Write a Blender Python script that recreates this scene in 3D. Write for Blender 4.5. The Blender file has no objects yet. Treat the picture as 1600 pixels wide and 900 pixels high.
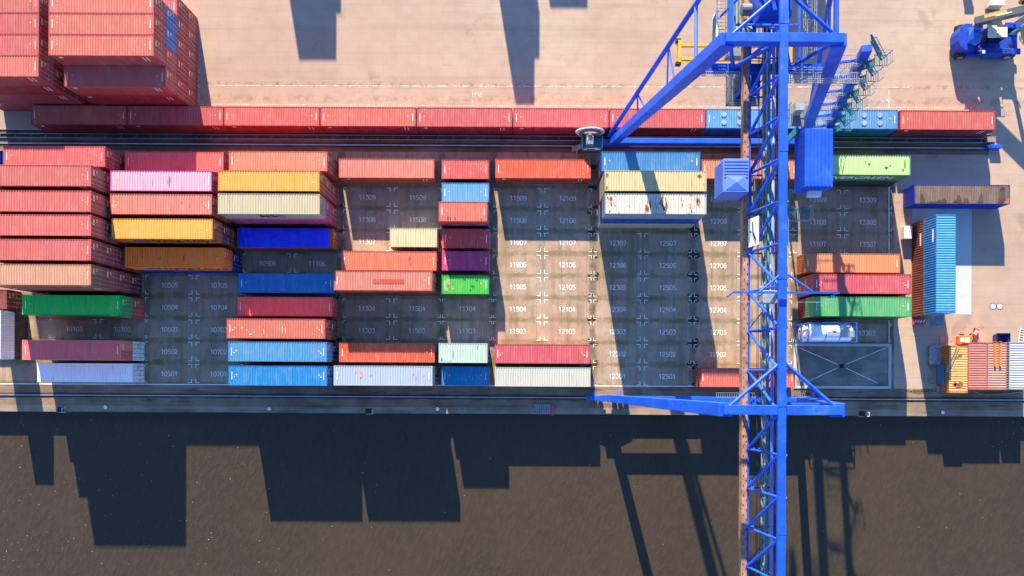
import bpy, math, random
from mathutils import Vector, Matrix
random.seed(7)
scn = bpy.context.scene
COL = scn.collection
R = math.radians

# ------------------------------------------------------------------ camera, sky, sun, exposure
CAM_H = 98.0
FPX = 1166.0            # focal length in photo pixels (1600 wide)
NX, NY = 818.0, 582.0   # pixel straight below the drone
ROLL = R(0.3)
cam_d = bpy.data.cameras.new('drone_camera')
cam = bpy.data.objects.new('drone_camera', cam_d)
COL.objects.link(cam)
cam.location = (0, 0, CAM_H)
cam.rotation_euler = (0, 0, ROLL)
cam_d.sensor_width = 36.0
cam_d.lens = FPX / 1600 * 36.0
cam_d.shift_x = -(NX - 800) / 1600
cam_d.shift_y = (NY - 450) / 1600
cam_d.clip_end = 3000
scn.camera = cam

SUN_EL, SUN_AZ = R(20.85), R(9.2)
w = bpy.data.worlds.new('World'); scn.world = w; w.use_nodes = True
nt = w.node_tree
sky = nt.nodes.new('ShaderNodeTexSky'); sky.sky_type = 'NISHITA'; sky.sun_disc = False
sky.sun_elevation = SUN_EL; sky.sun_rotation = -SUN_AZ
sky.air_density = 1.0; sky.dust_density = 0.0; sky.ozone_density = 4.0
bg = nt.nodes['Background']; bg.inputs['Strength'].default_value = 0.084
tint = nt.nodes.new('ShaderNodeMix'); tint.data_type = 'RGBA'; tint.blend_type = 'MULTIPLY'; tint.inputs[0].default_value = 1.0
tint.inputs[7].default_value = (1.02, 1.10, 1.27, 1.0)
nt.links.new(sky.outputs[0], tint.inputs[6]); nt.links.new(tint.outputs[2], bg.inputs[0])
sun_d = bpy.data.lights.new('sun', 'SUN'); sun_d.energy = 5.0; sun_d.angle = R(0.5); sun_d.color = (1.0, 0.80, 0.56)
sun = bpy.data.objects.new('sun', sun_d); COL.objects.link(sun)
ldir = Vector((math.sin(SUN_AZ) * math.cos(SUN_EL), -math.cos(SUN_AZ) * math.cos(SUN_EL), -math.sin(SUN_EL)))
sun.rotation_euler = ldir.to_track_quat('-Z', 'Y').to_euler()
sun.location = (0, 100, 60)
scn.view_settings.view_transform = 'Standard'
scn.view_settings.look = 'None'
scn.view_settings.exposure = 1.88
scn.view_settings.gamma = 1.0
scn.view_settings.use_curve_mapping = False

# ------------------------------------------------------------------ survey: photo pixel + height -> world
def G(px, py, z=0.0):
    k = FPX / (CAM_H - z)
    a, b = (px - NX) / k, (NY - py) / k
    return Vector((a * math.cos(ROLL) - b * math.sin(ROLL), a * math.sin(ROLL) + b * math.cos(ROLL), z))

# ------------------------------------------------------------------ helpers
def s2l(c):
    c /= 255.0
    return c / 12.92 if c <= 0.04045 else ((c + 0.055) / 1.055) ** 2.4
KLIT = (2.29, 1.94, 1.74)          # what a sunlit level surface of albedo 1 shows here
def lit(r, g, b, f=1.0):            # base colour of something that looks (r,g,b) on a level face in the sun
    return tuple(min(0.85, max(0.004, s2l(c) / k * f)) for c, k in zip((r, g, b), KLIT))

class NT:
    def __init__(self, name):
        self.m = bpy.data.materials.new(name); self.m.use_nodes = True
        self.t = self.m.node_tree; self.b = self.t.nodes['Principled BSDF']
    def n(self, typ, **kw):
        nd = self.t.nodes.new('ShaderNode' + typ)
        for k, v in kw.items(): setattr(nd, k, v)
        return nd
    def l(self, a, b): self.t.links.new(a, b)
    def val(self, sock, v):
        if hasattr(v, 'is_linked') or hasattr(v, 'node'): self.l(v, sock)
        else: sock.default_value = v
    def math(self, op, a, b=0.0, c=0.0, clamp=False):
        nd = self.n('Math', operation=op); nd.use_clamp = clamp
        self.val(nd.inputs[0], a); self.val(nd.inputs[1], b); self.val(nd.inputs[2], c)
        return nd.outputs[0]
    def noise(self, vec, scale, detail=4.0, rough=0.55, dist=0.0):
        nd = self.n('TexNoise'); self.l(vec, nd.inputs['Vector'])
        nd.inputs['Scale'].default_value = scale; nd.inputs['Detail'].default_value = detail
        nd.inputs['Roughness'].default_value = rough; nd.inputs['Distortion'].default_value = dist
        return nd.outputs['Fac']
    def ramp(self, v, a, b, lo=0.0, hi=1.0):
        nd = self.n('MapRange', interpolation_type='SMOOTHSTEP'); self.l(v, nd.inputs[0])
        for i, x in zip((1, 2, 3, 4), (a, b, lo, hi)): self.val(nd.inputs[i], x)
        return nd.outputs[0]
    def mix(self, f, a, b, blend='MIX'):
        nd = self.n('Mix', data_type='RGBA', blend_type=blend)
        self.val(nd.inputs[0], f)
        for s, v in ((nd.inputs[6], a), (nd.inputs[7], b)):
            if isinstance(v, tuple): s.default_value = (v + (1.0,))[:4]
            else: self.l(v, s)
        return nd.outputs[2]
    def scalevec(self, vec, s):
        nd = self.n('Mapping'); self.l(vec, nd.inputs[0]); nd.inputs['Scale'].default_value = s
        return nd.outputs[0]
    def bump(self, h, dist=0.02, strength=1.0):
        nd = self.n('Bump'); nd.inputs['Strength'].default_value = strength; nd.inputs['Distance'].default_value = dist
        self.l(h, nd.inputs['Height']); self.l(nd.outputs[0], self.b.inputs['Normal'])

def simple(name, col, rough=0.6, metal=0.0, var=0.18, scale=1.2, spec=0.35):
    """one colour with soft uneven wear"""
    a = NT(name)
    tc = a.n('TexCoord').outputs['Object']
    f = a.noise(tc, scale, 5.0, 0.62)
    g = a.noise(a.scalevec(tc, (1, 1, 1)), scale * 9, 3.0)
    v = a.ramp(a.math('ADD', a.math('MULTIPLY', f, 0.7), a.math('MULTIPLY', g, 0.3)), 0.35, 0.65)
    d = tuple(c * (1 - var) for c in col); h = tuple(min(0.9, c * (1 + var)) for c in col)
    a.l(a.mix(v, d, h), a.b.inputs['Base Color'])
    a.b.inputs['Roughness'].default_value = rough; a.b.inputs['Metallic'].default_value = metal
    a.b.inputs['Specular IOR Level'].default_value = spec
    return a.m

def flatq(pts):
    return pts

class MB:
    def __init__(self): self.v = []; self.f = []; self.mi = []
    def quad(self, a, b, c, d, m=0):
        i = len(self.v); self.v += [tuple(a), tuple(b), tuple(c), tuple(d)]; self.f.append((i, i+1, i+2, i+3)); self.mi.append(m)
    def poly(self, pts, m=0):
        i = len(self.v); self.v += [tuple(p) for p in pts]; self.f.append(tuple(range(i, i + len(pts)))); self.mi.append(m)
    def box(self, c, s, m=0, M=None):
        x, y, z = (t / 2 for t in s)
        P = [Vector(p) for p in ((-x,-y,-z),(x,-y,-z),(x,y,-z),(-x,y,-z),(-x,-y,z),(x,-y,z),(x,y,z),(-x,y,z))]
        if M is not None: P = [M @ p for p in P]
        i = len(self.v); self.v += [tuple(p + Vector(c)) for p in P]
        for q in ((0,3,2,1),(4,5,6,7),(0,1,5,4),(1,2,6,5),(2,3,7,6),(3,0,4,7)):
            self.f.append(tuple(i + t for t in q)); self.mi.append(m)
        return self
    def bb(self, x0, x1, y0, y1, z0, z1, m=0):
        return self.box(((x0+x1)/2, (y0+y1)/2, (z0+z1)/2), (abs(x1-x0), abs(y1-y0), abs(z1-z0)), m)
    def beam(self, a, b, w_, h_, m=0, up=(0, 0, 1), w2=None, h2=None):
        a, b = Vector(a), Vector(b); d = (b - a).normalized(); u = Vector(up)
        if abs(d.dot(u)) > 0.98: u = Vector((0, 1, 0))
        s = d.cross(u).normalized(); t = s.cross(d).normalized()
        i = len(self.v)
        for p, ww, hh in ((a, w_, h_), (b, w2 or w_, h2 or h_)):
            for sx, sy in ((-1,-1),(1,-1),(1,1),(-1,1)):
                self.v.append(tuple(p + s * sx * ww / 2 + t * sy * hh / 2))
        for q in ((3,2,1,0),(4,5,6,7),(0,1,5,4),(1,2,6,5),(2,3,7,6),(3,0,4,7)):
            self.f.append(tuple(i + t_ for t_ in q)); self.mi.append(m)
        return self
    def tube(self, a, b, r, n=8, m=0, r2=None):
        a, b = Vector(a), Vector(b); d = (b - a).normalized()
        u = Vector((0, 0, 1)) if abs(d.z) < 0.95 else Vector((1, 0, 0))
        s = d.cross(u).normalized(); t = s.cross(d)
        i = len(self.v); r2 = r if r2 is None else r2
        for p, rr in ((a, r), (b, r2)):
            for k in range(n):
                an = 2 * math.pi * k / n
                self.v.append(tuple(p + s * math.cos(an) * rr + t * math.sin(an) * rr))
        for k in range(n):
            self.f.append((i + k, i + (k+1) % n, i + n + (k+1) % n, i + n + k)); self.mi.append(m)
        self.f.append(tuple(i + k for k in range(n))[::-1]); self.mi.append(m)
        self.f.append(tuple(i + n + k for k in range(n))); self.mi.append(m)
        return self
    def path(self, pts, r, n=6, m=0):
        for a, b in zip(pts, pts[1:]): self.tube(a, b, r, n, m)
        return self
    def ring(self, c, axis, r0, r1, th, n=28, m=0):
        c = Vector(c); ax = Vector(axis).normalized()
        u = ax.orthogonal().normalized(); v = ax.cross(u); i = len(self.v)
        for k in range(n):
            an = 2 * math.pi * k / n; d = u * math.cos(an) + v * math.sin(an)
            for rr, hh in ((r0, -th/2), (r1, -th/2), (r1, th/2), (r0, th/2)): self.v.append(tuple(c + d * rr + ax * hh))
        for k in range(n):
            p, q = i + 4 * k, i + 4 * ((k + 1) % n)
            for e in range(4):
                self.f.append((p + e, p + (e+1) % 4, q + (e+1) % 4, q + e)); self.mi.append(m)
        return self
    def mesh(self, name, mats, smooth=False):
        me = bpy.data.meshes.new(name); me.from_pydata(self.v, [], self.f)
        for mt in (mats if isinstance(mats, (list, tuple)) else [mats]): me.materials.append(mt)
        me.polygons.foreach_set('material_index', self.mi)
        if smooth: me.polygons.foreach_set('use_smooth', [True] * len(self.f))
        me.validate(); me.update()
        return me
    def build(self, name, mats, parent=None, smooth=False):
        return link(name, self.mesh(name, mats, smooth), parent)

def link(name, me, parent=None):
    o = bpy.data.objects.new(name, me); COL.objects.link(o)
    if parent is not None: o.parent = parent
    return o
def tag(o, label=None, cat=None, group=None, kind=None):
    if label: o['label'] = label
    if cat: o['category'] = cat
    if group: o['group'] = group
    if kind: o['kind'] = kind
    return o
def thing(name, label, cat, loc=(0, 0, 0), rz=0.0, group=None):
    o = bpy.data.objects.new(name, None); COL.objects.link(o); o.empty_display_size = 0.5
    o.location = loc; o.rotation_euler = (0, 0, rz)
    return tag(o, label, cat, group)
def copy_tree(o, parent=None):
    c = o.copy(); COL.objects.link(c)
    if parent is not None: c.parent = parent
    for ch in list(o.children): copy_tree(ch, c)
    return c
def bevel(o, wd=0.03, seg=2):
    md = o.modifiers.new('edge_bevel', 'BEVEL'); md.width = wd; md.segments = seg; md.limit_method = 'ANGLE'
    return o
def text_mesh(s, size, depth=0.004, shear=0.0, bold=0.0):
    cu = bpy.data.curves.new('lettering', 'FONT'); cu.body = s; cu.size = size; cu.extrude = depth; cu.shear = shear
    cu.align_x = 'CENTER'; cu.align_y = 'CENTER'; cu.offset = bold
    ob = bpy.data.objects.new('lettering_tmp', cu); COL.objects.link(ob)
    dg = bpy.context.evaluated_depsgraph_get()
    me = bpy.data.meshes.new_from_object(ob.evaluated_get(dg))
    bpy.data.objects.remove(ob); bpy.data.curves.remove(cu)
    return me

# ------------------------------------------------------------------ materials
def m_container(name, is_roof):
    a = NT(name)
    oi = a.n('ObjectInfo'); tc = a.n('TexCoord').outputs['Object']
    off = a.n('VectorMath', operation='ADD'); a.l(tc, off.inputs[0])
    cx = a.n('CombineXYZ'); rr = a.math('MULTIPLY', oi.outputs['Random'], 93.0)
    for i in range(3): a.l(rr, cx.inputs[i])
    a.l(cx.outputs[0], off.inputs[1]); p = off.outputs[0]
    hv = a.n('HueSaturation'); a.l(oi.outputs['Color'], hv.inputs['Color'])
    a.l(a.ramp(oi.outputs['Random'], 0.0, 1.0, 0.93, 1.09), hv.inputs['Value']); a.l(a.ramp(a.math('FRACT', a.math('MULTIPLY', oi.outputs['Random'], 7.3)), 0.0, 1.0, 0.492, 0.508), hv.inputs['Hue'])
    base = hv.outputs[0]
    # fading: chalky paler patches and dirt
    n1 = a.noise(a.scalevec(p, (1.6, 0.6, 0.6)), 0.9, 8.0, 0.72, 0.4); n2 = a.noise(a.scalevec(p, (5.0, 0.35, 0.35)), 1.0, 4.0, 0.6); n3 = a.noise(p, 9.0, 3.0, 0.6)
    c = a.mix(a.ramp(n1, 0.42, 0.74, 0.0, 0.13), base, (0.55, 0.5, 0.46))
    c = a.mix(a.ramp(n2, 0.52, 0.76, 0.0, 0.30), c, (0.055, 0.045, 0.04))
    c = a.mix(a.ramp(n3, 0.55, 0.75, 0.0, 0.16), c, (0.09, 0.07, 0.06))
    fr = a.noise(p, 3.4, 6.0, 0.75)
    c = a.mix(a.ramp(fr, 0.66, 0.72, 0.0, 0.55), c, (0.10, 0.045, 0.025))
    # rust, amount in the alpha of the object's colour
    rz = a.noise(a.scalevec(p, (1.3, 0.55, 0.7)), 0.9, 8.0, 0.70, 0.5)
    thr = a.math('SUBTRACT', 0.80, a.math('MULTIPLY', oi.outputs['Alpha'], 0.52))
    rm = a.ramp(rz, thr, a.math('ADD', thr, 0.07))
    rc = a.mix(a.noise(p, 6.0), (0.055, 0.02, 0.010), (0.24, 0.085, 0.025))
    c = a.mix(rm, c, rc)
    a.l(c, a.b.inputs['Base Color'])
    a.b.inputs['Roughness'].default_value = 0.62 if is_roof else 0.5
    a.b.inputs['Specular IOR Level'].default_value = 0.25
    return a.m
M_PAINT = m_container('container_paint', False)
M_ROOF = m_container('container_roof_paint', True)
M_WHITE = simple('white_marking', (0.72, 0.72, 0.70), 0.6, var=0.1)
M_STICK = simple('orange_sticker', (0.75, 0.33, 0.05), 0.5, var=0.1)
M_ROD = simple('galvanised_rod', (0.42, 0.43, 0.45), 0.45, 0.5)
M_NAVY = simple('navy_lettering', (0.012, 0.018, 0.09), 0.5)
M_BLACK = simple('black_rubber', (0.015, 0.015, 0.017), 0.75)
M_CAST = simple('corner_steel', (0.16, 0.10, 0.07), 0.65)
def m_crane():
    a = NT('crane_blue_paint'); p = a.n('NewGeometry').outputs['Position']
    n1 = a.noise(p, 0.35, 6.0, 0.65); n2 = a.noise(p, 2.6, 7.0, 0.72); n3 = a.noise(a.scalevec(p, (1, 1, 0.15)), 3.0, 5.0, 0.6)
    c = a.mix(a.ramp(n1, 0.35, 0.65), (0.006, 0.070, 0.50), (0.012, 0.100, 0.62))
    c = a.mix(a.ramp(n1, 0.55, 0.75, 0, 0.30), c, (0.16, 0.25, 0.60))
    c = a.mix(a.ramp(n3, 0.50, 0.75, 0, 0.6), c, (0.02, 0.035, 0.11))
    c = a.mix(a.ramp(n2, 0.64, 0.70, 0, 0.7), c, (0.10, 0.05, 0.03))
    a.l(c, a.b.inputs['Base Color']); a.b.inputs['Roughness'].default_value = 0.45; a.b.inputs['Specular IOR Level'].default_value = 0.35
    return a.m
M_CRANE = m_crane()
M_CRANE2 = simple('crane_pale_blue_paint', (0.095, 0.19, 0.60), 0.5, var=0.10, scale=0.6)
M_RAILBR = simple('brown_rail_steel', (0.30, 0.17, 0.12), 0.6, var=0.35, scale=1.5)
M_GALV = simple('galvanised_steel', (0.40, 0.44, 0.45), 0.45, 0.55)
M_GRATE = simple('grey_grating', (0.16, 0.19, 0.20), 0.6, 0.2)
M_ROPE = simple('dark_wire_rope', (0.03, 0.032, 0.035), 0.5, 0.3)
M_YEL = simple('yellow_machine_paint', (0.62, 0.33, 0.03), 0.5)
M_CREAM = simple('cream_paint', (0.62, 0.55, 0.44), 0.55)
M_GREY = simple('grey_machine_paint', (0.17, 0.20, 0.22), 0.5)
M_TEAL = simple('teal_pipe_paint', (0.02, 0.16, 0.22), 0.5)
M_ORANGE = simple('orange_beam_paint', (0.55, 0.16, 0.03), 0.5)
M_REDP = simple('red_machine_paint', (0.5, 0.06, 0.07), 0.5)
M_GLASS = simple('dark_cab_glass', (0.01, 0.014, 0.018), 0.12, spec=0.6, var=0.0)
M_STEEL = simple('bright_tank_steel', (0.74, 0.75, 0.78), 0.38, 0.25, var=0.08)
M_RAIL = simple('worn_rail_steel', (0.42, 0.45, 0.50), 0.35, 0.5)
M_SIGN = simple('white_sign_board', (0.72, 0.73, 0.72), 0.5, var=0.05)
M_HOSE = simple('yellow_hose', (0.40, 0.32, 0.10), 0.6)

def m_ground():
    a = NT('pale_yard_paving')
    p = a.n('NewGeometry').outputs['Position']
    n1 = a.noise(p, 0.035, 6.0, 0.62); n2 = a.noise(p, 0.5, 5.0, 0.6); n3 = a.noise(p, 7.0, 4.0, 0.7)
    ns = a.noise(a.scalevec(p, (0.06, 0.9, 1)), 1.0, 5.0, 0.6)
    c = a.mix(a.ramp(n1, 0.3, 0.7), lit(230, 188, 162), lit(250, 212, 182))
    c = a.mix(a.ramp(n2, 0.40, 0.75, 0, 0.35), c, lit(208, 165, 142))
    c = a.mix(a.ramp(ns, 0.56, 0.74, 0, 0.30), c, lit(190, 150, 130))
    c = a.mix(a.ramp(n3, 0.50, 0.78, 0, 0.35), c, lit(180, 140, 120))
    tk = a.noise(a.scalevec(p, (0.018, 0.55, 1)), 1.0, 6.0, 0.7, 0.25)
    c = a.mix(a.ramp(tk, 0.50, 0.66, 0, 0.20), c, lit(184, 146, 126))
    br = a.n('TexBrick'); a.l(p, br.inputs['Vector']); br.inputs['Scale'].default_value = 1.0; br.inputs['Mortar Size'].default_value = 0.05
    br.inputs['Brick Width'].default_value = 3.1; br.inputs['Row Height'].default_value = 1.55; br.inputs['Mortar Smooth'].default_value = 0.6
    br.inputs['Color1'].default_value = (1, 1, 1, 1); br.inputs['Color2'].default_value = (.93, .93, .92, 1); br.inputs['Mortar'].default_value = (.72, .70, .68, 1)
    c = a.mix(0.35, c, a.mix(1.0, c, br.outputs['Color'], 'MULTIPLY'))
    ol = a.noise(p, 0.22, 5.0, 0.6, 0.3)
    c = a.mix(a.ramp(ol, 0.61, 0.70, 0, 0.30), c, lit(156, 120, 104))
    sp = a.noise(p, 2.2, 6.0, 0.75)
    c = a.mix(a.ramp(sp, 0.70, 0.76, 0, 0.75), c, (0.05, 0.04, 0.035))
    # dirt and cracked joint along the container line
    y = a.n('SeparateXYZ'); a.l(p, y.inputs[0])
    for yc, wd, am in ((37.7, 0.5, 0.55), (35.8, 0.9, 0.35)):
        d = a.math('ABSOLUTE', a.math('SUBTRACT', y.outputs[1], yc))
        band = a.math('MULTIPLY', a.ramp(d, wd, 0.0), a.ramp(a.noise(p, 0.9, 6, 0.7), 0.45, 0.62))
        c = a.mix(a.math('MULTIPLY', band, am), c, lit(130, 100, 90))
    a.l(c, a.b.inputs['Base Color']); a.b.inputs['Roughness'].default_value = 0.92
    a.b.inputs['Specular IOR Level'].default_value = 0.15
    a.bump(a.noise(p, 14.0, 4.0, 0.7), 0.015, 0.6)
    return a.m
M_GROUND = m_ground()

ROW1, PITCH = -0.366, 2.913
GAPS = [G(x, 450).x for x in (230, 378, 533, 689, 770, 926, 1083, 1239, 1391)]
def m_yard():
    a = NT('slot_concrete')
    p = a.n('NewGeometry').outputs['Position']
    s = a.n('SeparateXYZ'); a.l(p, s.inputs[0]); X, Y = s.outputs[0], s.outputs[1]
    n1 = a.noise(p, 0.12, 5.0, 0.6); n2 = a.noise(p, 0.8, 6.0, 0.65, 0.5); n3 = a.noise(p, 9.0, 4.0, 0.7)
    nst = a.noise(a.scalevec(p, (0.9, 0.10, 1)), 1.0, 5.0, 0.6)
    nm = a.noise(a.scalevec(p, (0.45, 0.9, 1)), 0.5, 7.0, 0.72, 0.6)
    c = a.mix(a.ramp(n1, 0.35, 0.65), lit(230, 184, 158), lit(246, 206, 176))
    c = a.mix(a.ramp(nm, 0.40, 0.66, 0, 0.7), c, lit(214, 184, 144))
    c = a.mix(a.ramp(n2, 0.42, 0.72, 0, 0.55), c, lit(186, 152, 122))
    c = a.mix(a.ramp(nst, 0.46, 0.66, 0, 0.55), c, lit(164, 138, 108))
    c = a.mix(a.ramp(n3, 0.46, 0.75, 0, 0.45), c, lit(128, 102, 80))
    # slab joints every 6.1 m crosswise
    fx = a.math('ABSOLUTE', a.math('SUBTRACT', a.math('FRACT', a.math('DIVIDE', a.math('ADD', X, 100.0), 3.28)), 0.5))
    c = a.mix(a.ramp(fx, 0.482, 0.497, 0, 0.35), c, lit(110, 90, 74))
    # mossy strip between two rows
    edge = a.math('ADD', a.math('MULTIPLY', a.math('SUBTRACT', a.noise(p, 1.1, 6.0, 0.75), 0.5), 1.1), a.math('MULTIPLY', a.math('SUBTRACT', n1, 0.5), 0.7))
    ph = a.math('FRACT', a.math('ADD', a.math('DIVIDE', a.math('SUBTRACT', Y, ROW1), PITCH), 20.0))
    dd = a.math('MULTIPLY', a.math('ABSOLUTE', a.math('SUBTRACT', ph, 0.5)), PITCH)
    moss = a.ramp(a.math('ADD', dd, edge), 0.50, 0.12)
    mc = a.mix(a.noise(p, 1.3, 5.0, 0.7), lit(126, 110, 62), lit(178, 156, 100))
    vary = a.ramp(a.noise(p, 0.28, 5.0, 0.7), 0.36, 0.62, 0.18, 0.85)
    c = a.mix(a.math('MULTIPLY', moss, vary), c, mc)
    # brown dirt lanes at the bay ends
    tot = None; hot = None
    for gi, gx in enumerate(GAPS):
        d = a.math('ABSOLUTE', a.math('SUBTRACT', X, gx))
        g = a.ramp(a.math('ADD', d, edge), 0.62, 0.25)
        tot = g if tot is None else a.math('MAXIMUM', tot, g)
        if gi in (5, 6, 1, 2):
            h = a.math('MULTIPLY', a.ramp(d, 1.15, 0.45), (0.7, 0.5, 0.55, 1, 1, 0.75, 1.0)[gi])
            hot = h if hot is None else a.math('MAXIMUM', hot, h)
    c = a.mix(a.math('MULTIPLY', tot, a.ramp(a.noise(p, 0.4, 6.0, 0.7), 0.35, 0.65, 0.2, 0.75)), c, a.mix(a.noise(p, 2.0, 6, 0.7), lit(88, 74, 54), lit(160, 134, 100)))
    # dark greasy blots, thicker where lane and strip meet
    bl = a.noise(p, 1.5, 3.0, 0.5, 0.1)
    th = a.math('SUBTRACT', 0.735, a.math('MULTIPLY', a.math('MULTIPLY', hot, a.ramp(dd, 1.0, 0.3)), 0.33))
    c = a.mix(a.math('MULTIPLY', a.ramp(bl, th, a.math('ADD', th, 0.05)), 0.88), c, (0.012, 0.011, 0.011))
    a.l(c, a.b.inputs['Base Color']); a.b.inputs['Roughness'].default_value = 0.9
    a.b.inputs['Specular IOR Level'].default_value = 0.15
    a.bump(a.noise(p, 12.0, 4.0, 0.7), 0.02, 0.6)
    return a.m
M_YARD = m_yard()

def m_asphalt(name, c0, c1, stain=0.5):
    a = NT(name)
    p = a.n('NewGeometry').outputs['Position']
    n1 = a.noise(p, 0.25, 5.0, 0.6); n2 = a.noise(a.scalevec(p, (0.12, 1.2, 1)), 1.0, 5.0, 0.65); n3 = a.noise(p, 11.0, 4, 0.7)
    c = a.mix(a.ramp(n1, 0.35, 0.65), c0, c1)
    c = a.mix(a.ramp(n2, 0.48, 0.70, 0, stain), c, tuple(t * 0.35 for t in c0))
    c = a.mix(a.ramp(n3, 0.48, 0.75, 0, 0.45), c, tuple(t * 0.5 for t in c0))
    a.l(c, a.b.inputs['Base Color']); a.b.inputs['Roughness'].default_value = 0.9
    a.b.inputs['Specular IOR Level'].default_value = 0.15
    a.bump(n3, 0.012, 0.6)
    return a.m
M_STRIP = m_asphalt('crane_track_paving', lit(150, 106, 80), lit(186, 138, 104))
M_TROUGH = m_asphalt('dark_cable_trough', (0.045, 0.038, 0.034), (0.085, 0.072, 0.064))
M_APRON = m_asphalt('quay_apron_concrete', lit(168, 132, 106), lit(206, 164, 134), 0.75)
M_COPE = m_asphalt('quay_coping_concrete', lit(180, 154, 130), lit(212, 184, 156), 0.55)
M_PALE = m_asphalt('pale_concrete_slab', lit(246, 240, 230), lit(252, 248, 240), 0.06)
M_BASIN = m_asphalt('wash_bay_concrete', lit(150, 142, 132), lit(206, 186, 166), 0.4)

def m_line():
    a = NT('worn_road_paint'); p = a.n('NewGeometry').outputs['Position']
    w_ = a.ramp(a.math('ADD', a.math('MULTIPLY', a.noise(p, 6.0, 6.0, 0.78), 0.7), a.math('MULTIPLY', a.noise(p, 0.35, 3.0), 0.3)), 0.50, 0.66)
    a.b.inputs['Base Color'].default_value = (0.80, 0.78, 0.74, 1); a.b.inputs['Roughness'].default_value = 0.8
    tr = a.n('BsdfTransparent'); mx = a.n('MixShader'); a.l(w_, mx.inputs[0]); a.l(a.b.outputs[0], mx.inputs[1]); a.l(tr.outputs[0], mx.inputs[2])
    a.l(mx.outputs[0], a.t.nodes['Material Output'].inputs[0])
    return a.m
M_LINE = m_line()
def m_faint():
    a = NT('faded_road_paint'); p = a.n('NewGeometry').outputs['Position']
    w_ = a.ramp(a.noise(p, 0.8, 8.0, 0.82), 0.42, 0.60)
    a.b.inputs['Base Color'].default_value = (0.60, 0.54, 0.47, 1); a.b.inputs['Roughness'].default_value = 0.85
    tr = a.n('BsdfTransparent'); mx = a.n('MixShader'); a.l(w_, mx.inputs[0]); a.l(a.b.outputs[0], mx.inputs[1]); a.l(tr.outputs[0], mx.inputs[2])
    a.l(mx.outputs[0], a.t.nodes['Material Output'].inputs[0])
    return a.m
M_FAINT = m_faint()

def m_water():
    a = NT('murky_harbour_water'); p = a.n('NewGeometry').outputs['Position']
    rot = a.n('Mapping'); a.l(p, rot.inputs[0]); rot.inputs['Rotation'].default_value = (0, 0, R(14)); rp = rot.outputs[0]
    n1 = a.noise(p, 0.03, 4.0); big = a.noise(a.scalevec(rp, (0.10, 0.05, 1)), 1.0, 4.0, 0.6)
    rip = a.noise(a.scalevec(rp, (2.3, 0.85, 1)), 1.0, 3.0, 0.5, 0.5); fine = a.noise(a.scalevec(rp, (5.5, 2.2, 1)), 1.0, 2.0, 0.5, 0.3)
    c = a.mix(n1, (0.041, 0.033, 0.0225), (0.048, 0.039, 0.027))
    c = a.mix(a.ramp(big, 0.35, 0.7, 0.0, 0.35), c, (0.034, 0.027, 0.021))
    c = a.mix(a.ramp(rip, 0.40, 0.66, 0.0, 0.30), c, (0.062, 0.050, 0.036))  # paler ripple crests painted into the colour, as if catching light
    a.l(c, a.b.inputs['Base Color']); a.b.inputs['Roughness'].default_value = 0.05; a.b.inputs['IOR'].default_value = 1.33
    h = a.math('MULTIPLY', a.math('ADD', rip, a.math('MULTIPLY', fine, 0.18)), a.ramp(big, 0.3, 0.7, 0.55, 1.1))
    a.bump(h, 0.10, 0.75)
    return a.m
M_WATER = m_water()
print('materials done')

# ------------------------------------------------------------------ setting
QY = -5.46          # quay edge
WZ = -1.25          # water level
def sheet(name, x0, x1, y0, y1, z, mat, parent=None, kind='structure'):
    m = MB(); m.quad((x0, y0, z), (x1, y0, z), (x1, y1, z), (x0, y1, z))
    o = m.build(name, mat, parent)
    if kind and parent is None: o['kind'] = kind
    return o
sheet('ground', -700, 700, -3.2, 900, 0.0, M_GROUND)
sheet('water', -900, 900, -900, -5.3, WZ, M_WATER)
m = MB(); m.bb(-700, 700, QY, -4.62, -9, 0.02); m.bb(-700, 700, -4.618, -3.2, -9, -0.01); tag(m.build('quay_coping', M_COPE), kind='structure')
XL, XR = G(-60, 450).x, G(1397, 450).x
yard = sheet('yard_surface', XL, XR, G(800, 604).y, G(800, 238).y, 0.004, M_YARD)
sheet('quay_apron', -700, 700, -4.62, G(800, 604).y, 0.004, M_APRON)
sheet('crane_track', -700, G(1545, 220).x, G(800, 238).y, G(800, 206).y, 0.004, M_STRIP)
sheet('concrete_slab', G(1425, 400).x, G(1518, 400).x, G(1470, 491).y, G(1470, 322).y, 0.006, M_PALE)
basin = sheet('wash_bay', G(1244, 570).x, G(1388, 570).x, G(1316, 603).y, G(1316, 541).y, 0.009, M_BASIN)
bx0, bx1 = G(1244, 570).x, G(1388, 570).x; by0, by1 = G(1316, 603).y, G(1316, 541).y
k = MB()
for x0, x1, y0, y1 in ((bx0-.35, bx1+.35, by0-.35, by0), (bx0-.35, bx1+.35, by1, by1+.35), (bx1, bx1+.35, by0, by1), (bx0-.35, bx0, by0, by1)):
    k.bb(x0, x1, y0, y1, 0.005, 0.11)
k.build('kerb', M_PALE, basin)
cxm, cym = G(1315, 572).x, G(1315, 572).y
k = MB()
for tx, ty in ((bx0+.3, by1-.2), (bx1-.4, by1-.2), (bx0+1.2, by0+.4), (bx1-1.4, by0+.4)):
    d = Vector((tx-cxm, ty-cym, 0)).normalized()*0.6
    k.beam((cxm+d.x, cym+d.y, 0.011), (tx, ty, 0.011), 0.08, 0.008)
k.build('painted_crossing_line', M_LINE, basin)
k = MB(); k.box((cxm, cym, 0.012), (0.55, 0.55, 0.02)); k.build('drain_grate', M_BLACK, basin)

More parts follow.
